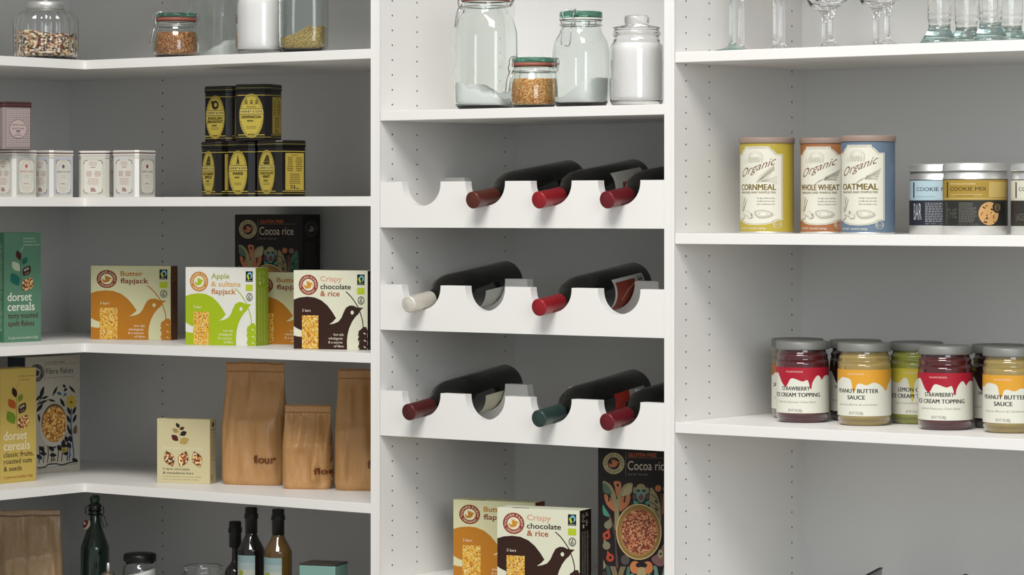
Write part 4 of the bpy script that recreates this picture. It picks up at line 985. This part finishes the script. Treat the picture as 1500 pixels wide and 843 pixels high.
# ------------------------------------------------------------------ pancake mix canisters
def can_label(colr, title, tw, plant):
    def f(a):
        a.rect(-180, 130, 180, 745, colr)
        pl = [(0, 166), (28, 168), (36, 186), (43, 210), (56, 210), (56, 660), (43, 662), (35, 678), (20, 690), (0, 694)]
        def sym(k, dy=0): q = [(x*k, y+(4 if y < 400 else -4)*dy) for x, y in pl]; return q+[(-x, y) for x, y in q[::-1]]
        a.poly(sym(1.05, -1.2), 'e6e2d2', clip=False); a.poly(sym(1.02, 0), '6a5434', clip=False); a.poly(sym(1.0, .6), 'e0dccb', clip=False)
        a.rect(-29, 151, 29, 171, 'e6e2d2'); a.rect(-27, 154, 27, 168, '6a5a40'); a.rect(-26, 155.5, 26, 166.5, 'dedac8'); a.text('WILLIAMS SONOMA', -20, 20, 164, 6, '8a7a60', 0)
        S = 'a29c88'; S2 = '7c7560'
        a.ring(-2, 225, 17, 38, 1.2, S, 20, PI, 2*PI); a.ring(-2, 225, 12, 28, .8, S, 20, PI, 2*PI); a.rect(-19, 225, 15, 262, 'd6d2c0'); a.lines(-19, 15, 226, 262, 3, S, .25, 3)
        for i in range(8): a.line([(-30+i*6, 270), (-27+i*6, 236-(i % 3)*6)], .9, S)
        a.text('Organic', -43, 39, 372, 62, '7a5638', -.008, None, -1.15, .12)
        if plant == 'corn':
            a.poly([(0, 400), (10, 350), (34, 290), (40, 286), (38, 310), (24, 380), (8, 405)], 'cfcab4', 4); 
            for i in range(6): a.line([(3+i*2, 400-i*4), (20+i*3, 340-i*3), (38+i*.5, 290+i*5)], .8, S2, 4)
            for i in range(5): a.line([(10, 395), (30, 375+i*6), (46, 360+i*13)], 1.0, S2, 4)
        else:
            for i in range(5):
                x1, y1 = 50-i*2, 318+i*17; a.line([(-4, 412), (14, 378), (x1, y1)], .9, S2, 4)
                for j in range(7): t = .35+.1*j; x, y = 4+(x1-4)*t, 392+(y1-392)*t; a.leaf(x, y-5, 3.6, 1.6, -.6, S2 if plant == 'wheat' else S)
        a.text(title, -tw, tw, 455, 40, '77601a', .03, SER); a.text('PANCAKE AND WAFFLE MIX', -43, 43, 479, 14, '77601a', .012, SER)
        for i, t in enumerate(('For light, tender pancakes', '& waffles with warm sweet', 'flavor and delicate crunch')): a.text(t, 2, 40, 516+i*21, 9, '6a6454', 0, None, 0, .1)
        # still life at the foot
        a.poly([(-46, 600), (-44, 520), (-42, 495), (-38, 495), (-36, 520), (-33, 600)], 'd0ccb8', 3); a.line([(-38, 600), (-30, 505)], 1.6, S2); a.line([(-34, 602), (-24, 520)], 1.2, S2); a.line([(-36, 602), (-27, 545)], 1.8, '8f8a6a')
        for x, y in ((-38, 640), (-22, 620), (-14, 636)): a.ell(x, y, 7.5, 19, S2); a.ell(x-.4, y-1.5, 7, 17, 'dcd8c8')
        a.poly([(-4, 605), (20, 595), (38, 625), (24, 650), (4, 648)], 'b9b4a0', 4); a.poly([(0, 608), (20, 602), (32, 625), (8, 640)], 'd8d4c4', 3); a.poly([(6, 614), (22, 612), (24, 628), (10, 632)], 'e6e2d4')
        a.line([(6, 614), (22, 612), (24, 628), (10, 632), (6, 614)], .8, S2)
        a.text('NET WT 1 LB 4OZ (567g)', -44, 20, 729, 13, 'e8e4d4', .008)
        a.ring(47, 697, 9.5, 27, 1.4, 'ded8c4', 24); a.ring(47, 697, 6.2, 18, .8, 'ded8c4', 24); a.text('ORGANIC', 42.5, 51.5, 702, 8, 'ded8c4', 0)
    return f
def canister(label, px, ybase, ytop, ylid, col, lab, Y=None):
    z = zR[2]; c = Vector((at_y(px, Y), Y, z)); k = ppm(c.x, c.y)
    R = 39.4/k
    H = (ybase-ytop)/k; h1 = (ybase-ylid)/k
    e = empty('mix_canister', (c.x, c.y, z), TH-math.radians(28), label, 'canister', 'pancake mix canisters')
    m = MB(); m.lathe([(0, 0), (R-.0006, 0), (R+.0003, .0008), (R+.0003, .0028), (R, .0032)], BRUSH, 64, cap=False)
    m.lathe([(R, .0032), (R, h1), (0, h1)], mat(col, .45, 0, .4), 64, cap=False); m.obj('can_body', e, normals=True)
    m = MB(); m.lathe([(0, h1+.0002), (R+.0013, h1+.0002), (R+.0016, h1+.001), (R+.0016, H-.0022), (R+.0006, H-.0004), (R-.002, H), (R-.004, H-.0012), (0, H-.0012)], mat('8f7b70', .5, 0, .4, 'taupe_plastic_lid'), 64, cap=False); m.obj('plastic_lid', e, normals=True)
    a = Art((-180, 130, 180, 745), (-PI*R, .0034, PI*R, h1-.0002)); lab(a)
    m = MB(); m.art(a, lambda u, v, h: Vector(((R+h)*math.sin(u/R), -(R+h)*math.cos(u/R), v)), .0035); m.obj('printed_label', e)
canister('yellow cornmeal pancake mix canister with brown lid, leftmost of the three', 1123.3, 341, 200.5, 209.5, 'b9a23a', can_label('b9a235', 'CORNMEAL', 43, 'corn'), .10)
canister('orange brown whole wheat pancake mix canister, middle of the three', 1212, 340.3, 200.0, 209, 'a9683a', can_label('a96a3c', 'WHOLE WHEAT', 48, 'wheat'), .135)
canister('blue oatmeal pancake mix canister with brown lid, rightmost of the three', 1271.5, 342, 197.5, 207, '64788e', can_label('64788e', 'OATMEAL', 43, 'oat'), .065)

# ------------------------------------------------------------------ cookie mix tins
def cookie_label(top, dark, txt, style):
    def f(a):
        a.rect(-180, 258, 180, 668, dark); a.rect(-180, 268, 180, 441, top)
        a.flat = True
        for i in range(90): a.rect(-180+i*4, 264, -178+i*4, 268, top); a.rect(-180+i*4, 441, -178+i*4, 445, top)
        a.flat = False
        a.rect(-68, 282, -64, 422, txt); 
        a.line([(-62, 280), (17, 280), (17, 420), (-62, 420)], .7, 'ddd2a0' if style == 'gold' else 'b8c4c8')
        a.rect(-180, 430, 180, 433, 'ddd2a0' if style == 'gold' else 'a8b8bc')
        a.text('COOKIE MIX', -58, 12, 361, 34, txt, .008); 
        if style == 'gold':
            a.rect(17, 284, 70, 418, 'c2a458'); a.text('WITH CHOCOLATE CHUNKS', -58, -8, 307, 12, 'eadfb0', .01); a.text('a classic treat with lots of chocolate', -57, 4, 398, 9, 'eadfb0', 0); a.text('makes 24 cookies', -42, -12, 410, 7, '3a3420', 0)
            a.rect(-72, 458, -66, 655, '43433c'); a.text('THE', -68, -42, 598, 80, '55554a', -.012); a.lines(-38, -4, 462, 640, 18, '8b897c', .28, 3)
            a.text('NET WT 1 LB 4OZ', -38, -2, 657, 9, '77766a', 0)
            a.ell(17, 560, 19.6, 101, 'cf9a58', n=40)
            rnd = random.Random(5)
            for _ in range(34):
                g, q = rnd.uniform(0, 6.28), rnd.uniform(0, .88)**.6; a.ell(17+19.6*q*math.cos(g), 560+101*q*math.sin(g), rnd.uniform(.8, 2.0), rnd.uniform(4, 10), rnd.choice(['5a2e1e', '7a4426', '4a2418', 'e0b074']), n=9)
            a.ell(33.5, 505, 10.5, 50, dark, n=24); a.ell(34, 507, 7, 36, '5c4a30', n=24); a.ring(34, 507, 6, 31, 1, 'a08858', 20)
        else:
            a.text('BAR' if style == 'blue' else 'LACE', -66, -46, 618, 150 if style == 'blue' else 60, 'b9bcc0' if style == 'blue' else '6a655a', -.012); a.lines(-38, 6, 462, 640, 12, 'b4b6ba', .35, 4); a.text('NET WT 1 LB 4OZ', -38, 6, 657, 9, 'a8aab0', 0)
            a.ell(22, 560, 17, 90, 'c99a3c', n=36)
            if style == 'blue': a.text('shortbread bars', -58, -20, 414, 9, '4a5a68', 0)
    return f
def cookie_tin(label, px, ybase, ytop, lab, Y):
    z = zR[2]; c = Vector((at_y(px, Y), Y, z)); k = ppm(c.x, c.y); R = 47.3/k
    g = lambda y: zat(y, c.x, c.y)-z
    dy = ybase-343.5
    H = (ybase-ytop)/k
    f = lambda t: H*t
    e = empty('cookie_mix_tin', (c.x, c.y, z), TH, label, 'tin', 'cookie mix tins')
    m = MB(); m.lathe([(0, 0), (R-.001, 0), (R, .001), (R, f(.80)), (R-.0012, f(.81)), (R-.0012, f(.89)), (0, f(.89))], BRUSH, 72, cap=False); m.obj('tin_body', e, normals=True)
    m = MB(); m.lathe([(R-.001, f(.888)), (R+.0014, f(.888)), (R+.0018, f(.895)), (R+.0014, f(.90)), (R+.0004, f(.905)), (R+.0002, f(.965)), (R-.0012, f(.985)), (R-.002, H), (R-.004, H), (R-.005, f(.985)), (0, f(.985))], BRUSH, 72, cap=False); m.obj('tin_lid', e, normals=True)
    a = Art((-180, 258, 180, 668), (-PI*R, f(.125), PI*R, f(.775))); lab(a)
    m = MB(); m.art(a, lambda u, v, h: Vector(((R+h)*math.sin(u/R), -(R+h)*math.cos(u/R), v)), .0035); m.obj('paper_label', e)
cookie_tin('silver cookie mix tin with a light blue band, left of the gold one', 1379.5, 342, 239.5, cookie_label('b3cdd8', '2c2f3a', '22262c', 'blue'), .155)
cookie_tin('silver cookie mix tin with a gold band and a bitten cookie', 1428.5, 343.5, 238.5, cookie_label('a9882c', '2b2b28', '2b281c', 'gold'), .068)
cookie_tin('silver cookie mix tin with a cream band, at the right edge of the photo', 1528.5, 343.8, 239, cookie_label('d8d4c0', '35332e', '22201c', 'cream'), .09)

# ------------------------------------------------------------------ glasses
def lathe_glass(name, label, group, px, Y, prof, gm=CLEAR, cat='glass'):
    X = at_y(px, Y); m = MB(); m.lathe(prof, gm, 48, cap=False)
    return tag(m.obj(name, None, (X, Y, zR[1]), TH, normals=True), label, cat, group)
FOOT = [(0, 0), (.033, .0004), (.0335, .0012), (.024, .003), (.013, .0058), (.0072, .0105), (.0054, .016)]
def stem(h): return FOOT+[(.0050, .03), (.0048, h*.7), (.0052, h*.93)]
FLUTE = stem(.105)+[(.009, .108), (.018, .125), (.023, .15), (.0245, .20), (.0225, .245), (.0215, .245), (.0235, .20), (.022, .152), (.017, .130), (.0, .117)]
WINE = stem(.066)+[(.010, .070), (.026, .080), (.036, .100), (.039, .125), (.036, .160), (.032, .178), (.0308, .178), (.0348, .16), (.0378, .125), (.0348, .101), (.025, .083), (0, .076)]
lathe_glass('champagne_flute', 'clear flute glass nearest the divider panel, front one', 'stemmed glasses', 1073, .040, FLUTE, GREENG)
lathe_glass('champagne_flute', 'clear flute glass nearest the divider panel, back one', 'stemmed glasses', 1086, .11, FLUTE)
lathe_glass('champagne_flute', 'clear flute glass second from the divider panel, front one', 'stemmed glasses', 1137, .05, FLUTE)
lathe_glass('champagne_flute', 'clear flute glass second from the divider panel, back one', 'stemmed glasses', 1146, .12, FLUTE)
lathe_glass('wine_glass', 'clear wine glass, back one of the left pair', 'stemmed glasses', 1208.5, .17, WINE)
lathe_glass('wine_glass', 'clear wine glass, front one of the left pair', 'stemmed glasses', 1218, .065, WINE)
lathe_glass('wine_glass', 'clear wine glass, back one of the right pair', 'stemmed glasses', 1284, .16, WINE)
lathe_glass('wine_glass', 'clear wine glass, front one of the right pair', 'stemmed glasses', 1300.5, .06, WINE)
TUMB = [(0, 0), (.0315, .0003), (.032, .0018), (.029, .006), (.0255, .012), (.0225, .017), (.0205, .0225), (.0185, .024), (.0180, .028), (.0172, .034), (.0185, .040), (.0195, .0435), (.0185, .047), (.0183, .049), (.0195, .0515), (.0188, .054), (.0195, .075), (.022, .12), (.0245, .16),
        (.0233, .16), (.0208, .12), (.0183, .075), (.0174, .054), (.0168, .035), (.0166, .029), (.013, .0245), (0, .0215)]
for px, Y, l in ((1376, .05, 'footed clear tumbler, leftmost of the four'), (1415.5, .135, 'footed clear tumbler, second from the left of the four'), (1451, .05, 'footed clear tumbler, third from the left of the four'), (1481, .15, 'footed clear tumbler, rightmost of the four')):
    lathe_glass('footed_tumbler', l+', thick green tinted base', 'footed tumblers', px, Y, TUMB, TUMBG)

# ------------------------------------------------------------------ flour bags
def kraft(name, c1, c2):
    m = bpy.data.materials.new(name); m.use_nodes = True; nt = m.node_tree; b = nt.nodes['Principled BSDF']
    tc = nt.nodes.new('ShaderNodeTexCoord'); mp = nt.nodes.new('ShaderNodeMapping'); mp.inputs['Scale'].default_value = (420, 420, 9)
    n = nt.nodes.new('ShaderNodeTexNoise'); n.inputs['Scale'].default_value = 1.4; n.inputs['Detail'].default_value = 4
    nt.links.new(tc.outputs['Object'], mp.inputs[0]); nt.links.new(mp.outputs[0], n.inputs['Vector'])
    r = nt.nodes.new('ShaderNodeValToRGB'); r.color_ramp.elements[0].position = .3; r.color_ramp.elements[1].position = .72
    r.color_ramp.elements[0].color = (*lin(c1), 1); r.color_ramp.elements[1].color = (*lin(c2), 1)
    nt.links.new(n.outputs['Fac'], r.inputs['Fac']); nt.links.new(r.outputs['Color'], b.inputs['Base Color'])
    bp = nt.nodes.new('ShaderNodeBump'); bp.inputs['Strength'].default_value = .22; bp.inputs['Distance'].default_value = .001
    nt.links.new(n.outputs['Fac'], bp.inputs['Height']); nt.links.new(bp.outputs['Normal'], b.inputs['Normal'])
    b.inputs['Roughness'].default_value = .36; b.inputs['Specular IOR Level'].default_value = .45
    return m
KR = kraft('kraft_paper', 'ab8052', 'bd905c'); KR2 = kraft('pale_kraft_paper', '8c7254', 'a68b6a')
def bag(label, c, rz, wd, dp, h, seed, m_, txt=None, topf=.92, band=.075, stitch=False, wr=1.0, lean=0.):
    def ab(t):
        a = wd/2; 
        tb = 1-band
        if t < .05: a *= .95+.05*t/.05
        k = max(0, (t-.45)/(tb-.45)); k = min(1, k); k = k*k*(3-2*k)
        a *= 1-(1-topf)*k
        b = dp/2*(1-k)+.0022*k
        if t < .03: b *= .93+.07*t/.03
        return a, b
    def disp(x, z, side):
        t = z/h; env = min(1, t/.12)*min(1, (1-t)/.08) if t < 1 else 0
        v = (noise.noise(Vector((x*55+seed, z*7, seed+side*7)))*.0095+noise.noise(Vector((x*140+seed*2, z*13, side*5)))*.0045)*wr + noise.noise(Vector((x*18+seed, z*16, seed)))*.008*wr
        fold = -.0032*wr*math.exp(-((z-h*.52-x*.12)/(.010))**2)
        k = max(0, min(1, (t-.85)/.1)); return (v+fold)*env*(1-.85*k)
    def pos(x, t, side):
        a, b = ab(t); q = min(1, abs(x)/a); y = side*b*(1-q**5)**(1/3.2)
        z = t*h
        zz = z+(.004*noise.noise(Vector((x*30+seed, seed, 1))) if t > .9 else 0)*(t-.9)*10
        return Vector((x, y+disp(x, z, side)*(1-q**6)+lean*t*t, zz))
    m = MB(); k = m.mi(m_); NU, NV = 72, 90; g = []
    for j in range(NV+1):
        t = j/NV; a, b = ab(t); ring = []
        for i in range(NU):
            s_ = -1 if i < NU//2 else 1; f = (i % (NU//2))/(NU//2)
            x = -math.cos(PI*f)*a if s_ < 0 else math.cos(PI*f)*a
            x += .0016*wr*noise.noise(Vector((seed, t*9, i*.3)))*min(1, t*8)
            x = max(-a, min(a, x)); ring.append(m.bm.verts.new(pos(x, t, s_)))
        g.append(ring)
    for A, B in zip(g, g[1:]):
        for i in range(NU):
            j = (i+1) % NU; f = m.bm.faces.new((A[i], A[j], B[j], B[i])); f.material_index = k; f.smooth = True
    m.bm.faces.new(g[0][::-1]).material_index = k; m.bm.faces.new(g[-1]).material_index = k
    tb = 1-band
    # crease line under the folded band
    for zc in ((tb, 1.0) if not stitch else (tb,)):
        pts = []
        for i in range(25):
            x = (-1+2*i/24)*ab(min(zc, .995))[0]*.97; p = pos(x, min(zc, .99), -1); pts.append((p.x, p.y-.0003, p.z))
        m.tube(pts, .0006, mat('8a5c34' if not stitch else '6a5238', .7), 5)
    if stitch:
        for i in range(40):
            x = (-1+2*i/39)*ab(tb)[0]*.95; p = pos(x, tb+.012, -1); m.box(p.x-.0008, p.x+.0008, p.y-.0008, p.y, p.z-.0012, p.z+.0002, mat('4a3628', .8))
    if txt:
        x0, x1, zb, hc = txt
        a = Art((0, 0, 100, 100), (0, 0, .1, .1)); a.dst = (x0, zb, x1, zb+hc*2); a.text('flour', 0, 100, 100, 50, '7a3f1c', .032)
        m.art(a, lambda u, v, hh: pos(u, v/h, -1)+Vector((0, -.0020-hh, 0)), .002, .002)
    return tag(m.obj('flour_bag', None, c, rz), label, 'bag', 'brown paper flour bags')
def bag_at(label, px0, px1, yb, phi, dp, ytop, zs, **k):
    """near lower right corner on column px1 at picture row yb"""
    N = at_z(px1, yb, zs); u, s = frame_at(phi); wd = abs(cross(N, -u, px0)); c = N-u*(wd/2)+s*(dp/2)
    h = (yb-ytop)/ppm(N.x, N.y)
    return bag(label, (c.x, c.y, zs), TH-phi, wd, dp, h, **k), wd
bag_at('tall brown paper flour bag beside the small cream snack bar box', 320, 412, 712.5, math.radians(15), .062, 533, zC, seed=3.1, m_=KR, txt=(.008, .053, .044, .015), topf=.93)
bag_at('short brown paper flour bag between the two tall ones', 411, 483, 718, math.radians(8), .050, 595, zC, seed=8.4, m_=KR, txt=(.020, .066, .030, .012), topf=.95, band=.09, wr=1.6)
N = at_z(484, 719.5, zC)
u, s = frame_at(math.radians(2)); c = N+u*.066+s*.031
bag('tall brown paper flour bag pushed against the divider panel, rightmost', (c.x, c.y, zC), TH-math.radians(2), .120, .062, (719.5-543)/ppm(N.x, N.y), 5.7, KR, (.006, .052, .044, .015), .90)
# pale bag on the lowest visible corner shelf
zD = zL[5]
Yb_ = at_x(92, XC-.10); N = Vector((at_y(92, Yb_), Yb_, zD)); u, s = frame_at(math.radians(-8)); c = N-u*.066+s*.035
bag('pale brown paper bag with a stitched top, far left below the yellow cereal box', (c.x, c.y, zD), TH+math.radians(8), .132, .075, zat(748, c.x, c.y)-zD, 11.3, KR2, None, .93, .06, True, 1.5)

# ------------------------------------------------------------------ bottles and jars on the lowest visible corner shelf
def up(name, label, cat, group, px, Y, parts, z=zD):
    X = at_y(px, Y); e = empty(name, (X, Y, z), TH, label, cat, group)
    for pn, pts, mt, seg, sm in parts:
        pr = [(r/ppm(X, Y), (zat(y, X, Y)-z) if y is not None else 0.) for r, y in pts]
        if sm: pr = [(max(0, r), max(0, zz)) for r, zz in spline(pr, 3)]
        m = MB(); m.lathe([(0, pr[0][1])]+pr+[(0, pr[-1][1])], mt, seg, cap=False); m.obj(pn, e, normals=True)
    return e, X, ppm(X, Y)
BG = mat('10241c', .08, 0, .6, 'dark_green_glass', coat=.6)
e, X, k = up('swing_top_bottle', 'dark green swing top bottle with a marbled stopper below the corner shelf', 'bottle', None, 139, .14, [
    ('glass_body', [(18, None), (21, 903), (21, 812), (19.5, 798), (13, 780), (8.5, 765), (7, 752), (8.5, 749)], BG, 48, True),
    ('bottle_lip', [(8.6, 749), (9.2, 747), (9.2, 740), (8.2, 738)], mat('0e1612', .2, 0, .5, coat=.4), 32, False),
    ('stopper_ball', [(5.5, 738.2), (7.4, 733), (7, 728.5), (4, 725.4)], grains('marbled_stopper', ['2a4a38', '8a8a6a', '1e3a2a', 'b8ac90', '2f5540'], 110, .2), 32, True)])
z_ = lambda y: zat(y, X, .14)-zD
m = MB(); W_ = mat('1c1e1c', .35, .8, .5, 'dark_wire')
m.tube([(9.8/k*math.cos(i*PI/12), 9.8/k*math.sin(i*PI/12), z_(748)) for i in range(24)], .0011, W_, 6, True)
m.tube([(9.8/k*math.cos(i*PI/12), 9.8/k*math.sin(i*PI/12), z_(754)) for i in range(24)], .0009, W_, 6, True)
for sx in (-1, 1):
    m.tube([(sx*9/k, -.002, z_(741)), (sx*13/k, -.004, z_(744)), (sx*13.5/k, -.004, z_(752)), (sx*9/k, -.002, z_(755)), (sx*7/k, -.003, z_(749))], .0011, W_, 6)
m.tube([(9/k, -.003, z_(753)), (14/k, -.004, z_(757)), (18.5/k, -.005, z_(770)), (14/k, -.006, z_(773)), (9.5/k, -.004, z_(762)), (9/k, -.003, z_(753))], .0010, W_, 6)
m.obj('wire_bail', e)
m = MB(); fr = lambda v: Vector((-12.5/k, -.004, z_(768)))+Matrix.Rotation(math.radians(-62), 3, 'Y')@Matrix.Rotation(math.radians(35), 3, 'X')@v
m.lathe([(0, -.004), (.0105, -.004), (.0115, -.001), (.0100, .001), (0, .001)], mat('c9bfa8', .35, 0, .5), 28, fr, cap=False); m.lathe([(0, .0009), (.0085, .0009), (.0085, .0022), (.004, .0032), (0, .0034)], mat('7a1618', .35, 0, .5), 28, fr, cap=False)
m.lathe([(0, .003), (.003, .0032), (.003, .0048), (0, .0052)], mat('d8cfc0', .3, 0, .5), 16, fr, cap=False); m.obj('hanging_seal', e)
up('oil_pourer', 'metal capped pourer with a thin spout in front of the green bottle', 'pourer', None, 158.5, .055, [('metal_spout', [(2.4, 838), (2.4, 825.5), (1.8, 825)], BRUSH, 16, False), ('metal_dome', [(12, 850), (11.5, 844), (8.5, 839.5), (3, 838)], mat('9a8f80', .3, .9, .5), 32, False), ('glass_body', [(16, None), (19, 905), (19, 880), (12, 856), (11, 851)], glass('d8e6de', 'pourer_glass'), 40, True)])
e, X, k = up('storage_jar', 'glass storage jar with a black lid right of the green swing top bottle', 'jar', None, 205, .12, [('black_lid', [(22, 823), (24, 822), (24, 813), (21.5, 811)], mat('121211', .35, 0, .4, 'black_plastic'), 48, False)])
pr = [(22/k, .0003), (24.5/k, .006), (24.5/k, zat(836, X, .12)-zD), (23/k, zat(829, X, .12)-zD), (20.5/k, zat(827, X, .12)-zD), (20.5/k, zat(823.5, X, .12)-zD)]
vessel(pr, .0024, .005, CLEAR, 'glass_body', e)
filling(pr[:4], .0028, .006, lambda x, y: zat(839, X, .12)-zD+x*.28, SUGAR, 'jar_filling', (X, .12, zD), TH, 'white flour sloping inside the black lidded jar', 'flour')
e = empty('drinking_glass', (at_y(298, .11), .11, zD), TH, 'clear glass jar with a rolled rim between the black lidded jar and the vinegar bottles', 'jar')
X = at_y(298, .11); k = ppm(X, .11); g = lambda y: zat(y, X, .11)-zD
vessel([(28/k, .0004), (30.5/k, .006), (30.5/k, g(842)), (28/k, g(838)), (27.5/k, g(835)), (28.5/k, g(833)), (28.5/k, g(829.5)), (27.5/k, g(829))], .0028, .006, CLEAR, 'glass_body', e)
def belazu(a):
    a.rect(0, 0, 100, 160, '7f9a9c'); a.rect(0, 30, 100, 60, '95a6a2'); a.rect(0, 60, 100, 112, 'a9afa4')
    a.poly([(0, 96), (30, 88), (60, 92), (100, 84), (100, 118), (0, 118)], '6a7a1c', 3); a.poly([(40, 118), (60, 96), (100, 92), (100, 118)], '95a02c'); a.ell(38, 74, 13, 12, '8a9a1c'); a.rect(36, 82, 40, 98, '4a4020')
    a.rect(0, 112, 100, 160, '0f0e0c'); a.text('BELAZU', 8, 84, 142, 22, 'd8cfae', .03, SER)
CAPB = mat('171716', .42, 0, .4, 'black_sleeve')
def oil(label, px, Y, top, R, body, lab, mt, neck=4.5):
    X = at_y(px, Y); e = empty('oil_bottle', (X, Y, zD), TH, label, 'bottle', 'dark oil and vinegar bottles'); k = ppm(X, Y); g = lambda y: zat(y, X, Y)-zD
    m = MB(); m.lathe([(0, g(top+38)), (9/k, g(top+38)), (9/k, g(top+17)), (10.4/k, g(top+16)), (10.4/k, g(top+13)), (9.5/k, g(top+12.5)), (10.2/k, g(top+12)), (10.2/k, g(top+10)), (9/k, g(top+9)), (9/k, g(top+1.5)), (8/k, g(top)), (0, g(top))], CAPB, 40, cap=False); m.obj('neck_sleeve', e, normals=True)
    pr = [(r/k, g(y)) for r, y in body]; pr = [(R*.9/k, .0003), (R/k, .006)]+pr
    pr = smooth_prof(pr, 3); m = MB(); m.lathe([(0, 0)]+pr+[(0, pr[-1][1])], mt, 48, cap=False); m.obj('glass_body', e, normals=True)
    if lab:
        Rm = R/k+.0002; a = Art((0, 0, 100, 160), (-.024, g(lab+55), .024, g(lab))); belazu(a)
        dl = math.radians(-32); m = MB(); m.art(a, lambda u, v, h: Vector(((Rm+h)*math.sin(u/Rm+dl), -(Rm+h)*math.cos(u/Rm+dl), v)), .003); m.obj('paper_label', e)
oil('dark vinegar bottle without a visible label, shortest of the three', 344.5, .14, 764, 17, [(17, 870), (17, 848), (13, 833), (6, 824), (4.6, 815), (4.6, 800)], None, mat('17120f', .08, 0, .5, 'dark_vinegar_glass', coat=.5))
oil('black vinegar bottle with a landscape label, middle of the three', 368, .075, 743.5, 19.6, [(19.6, 860), (19.6, 812), (18.5, 803), (12, 791), (8.6, 783), (8.4, 778)], 812.5, mat('120f0d', .06, 0, .5, 'black_vinegar_glass', coat=.6))
oil('amber oil bottle with a landscape label, rightmost of the three', 407.5, .06, 746, 20.6, [(20.6, 860), (20.6, 815), (19.5, 806), (12.5, 793), (8.8, 785), (8.6, 780)], 816, mat('4f3814', .06, 0, .5, 'amber_oil_glass', coat=.8))
# teal box
Yt = .05; N = Vector((at_y(491, Yt), Yt, zD)); u, s = frame_at(math.radians(19)); wd = abs(cross(N, -u, 438)); dp = abs(cross(N, s, 509.5)); dp = min(dp, .07)
h = zat(828, N.x, N.y)-zD; c = N-u*(wd/2)+s*(dp/2)
e = empty('tea_caddy', (c.x, c.y, zD), TH-math.radians(19), 'teal green square caddy with a dark lid beside the divider panel', 'tin')
m = MB(); m.box(-wd/2, wd/2, -dp/2, dp/2, 0, h-.003, mat('7fa59a', .3, .25, .5, 'teal_tin'), .002); m.obj('tin_body', e)
m = MB(); m.box(-wd/2-.0006, wd/2+.0006, -dp/2-.0006, dp/2+.0006, h-.0028, h, mat('3a322e', .35, .2, .5), .001); m.obj('tin_lid', e)
# upright trays in the right bay
for px, py, Y, l in ((1290.5, 832, .33, 'thin grey baking tray standing upright, its dark rimmed corner showing at the bottom edge'), (1415, 841.5, .33, 'second thin grey baking tray standing upright further right, only its corner tip showing')):
    X = at_y(px, Y); zt = zat(py, X, Y); d = FW+RT*((2292-750)/FPX); d.normalize(); L = .20; hh = zt-zR[4]
    m = MB(); m.box(-.0015, .0015, -L, 0, 0, hh, mat('8f918f', .35, .5, .5, 'grey_tray_metal')); m.box(-.003, .003, -L-.001, .001, hh-.0022, hh, mat('3a3c3a', .4, .5, .5, 'dark_rim')); m.box(-.003, .003, -L-.001, -L+.001, 0, hh, mat('3a3c3a', .4, .5, .5))
    tag(m.obj('baking_tray', None, (X, Y, zR[4]), math.atan2(-d.x, d.y)), l, 'tray', 'upright baking trays')
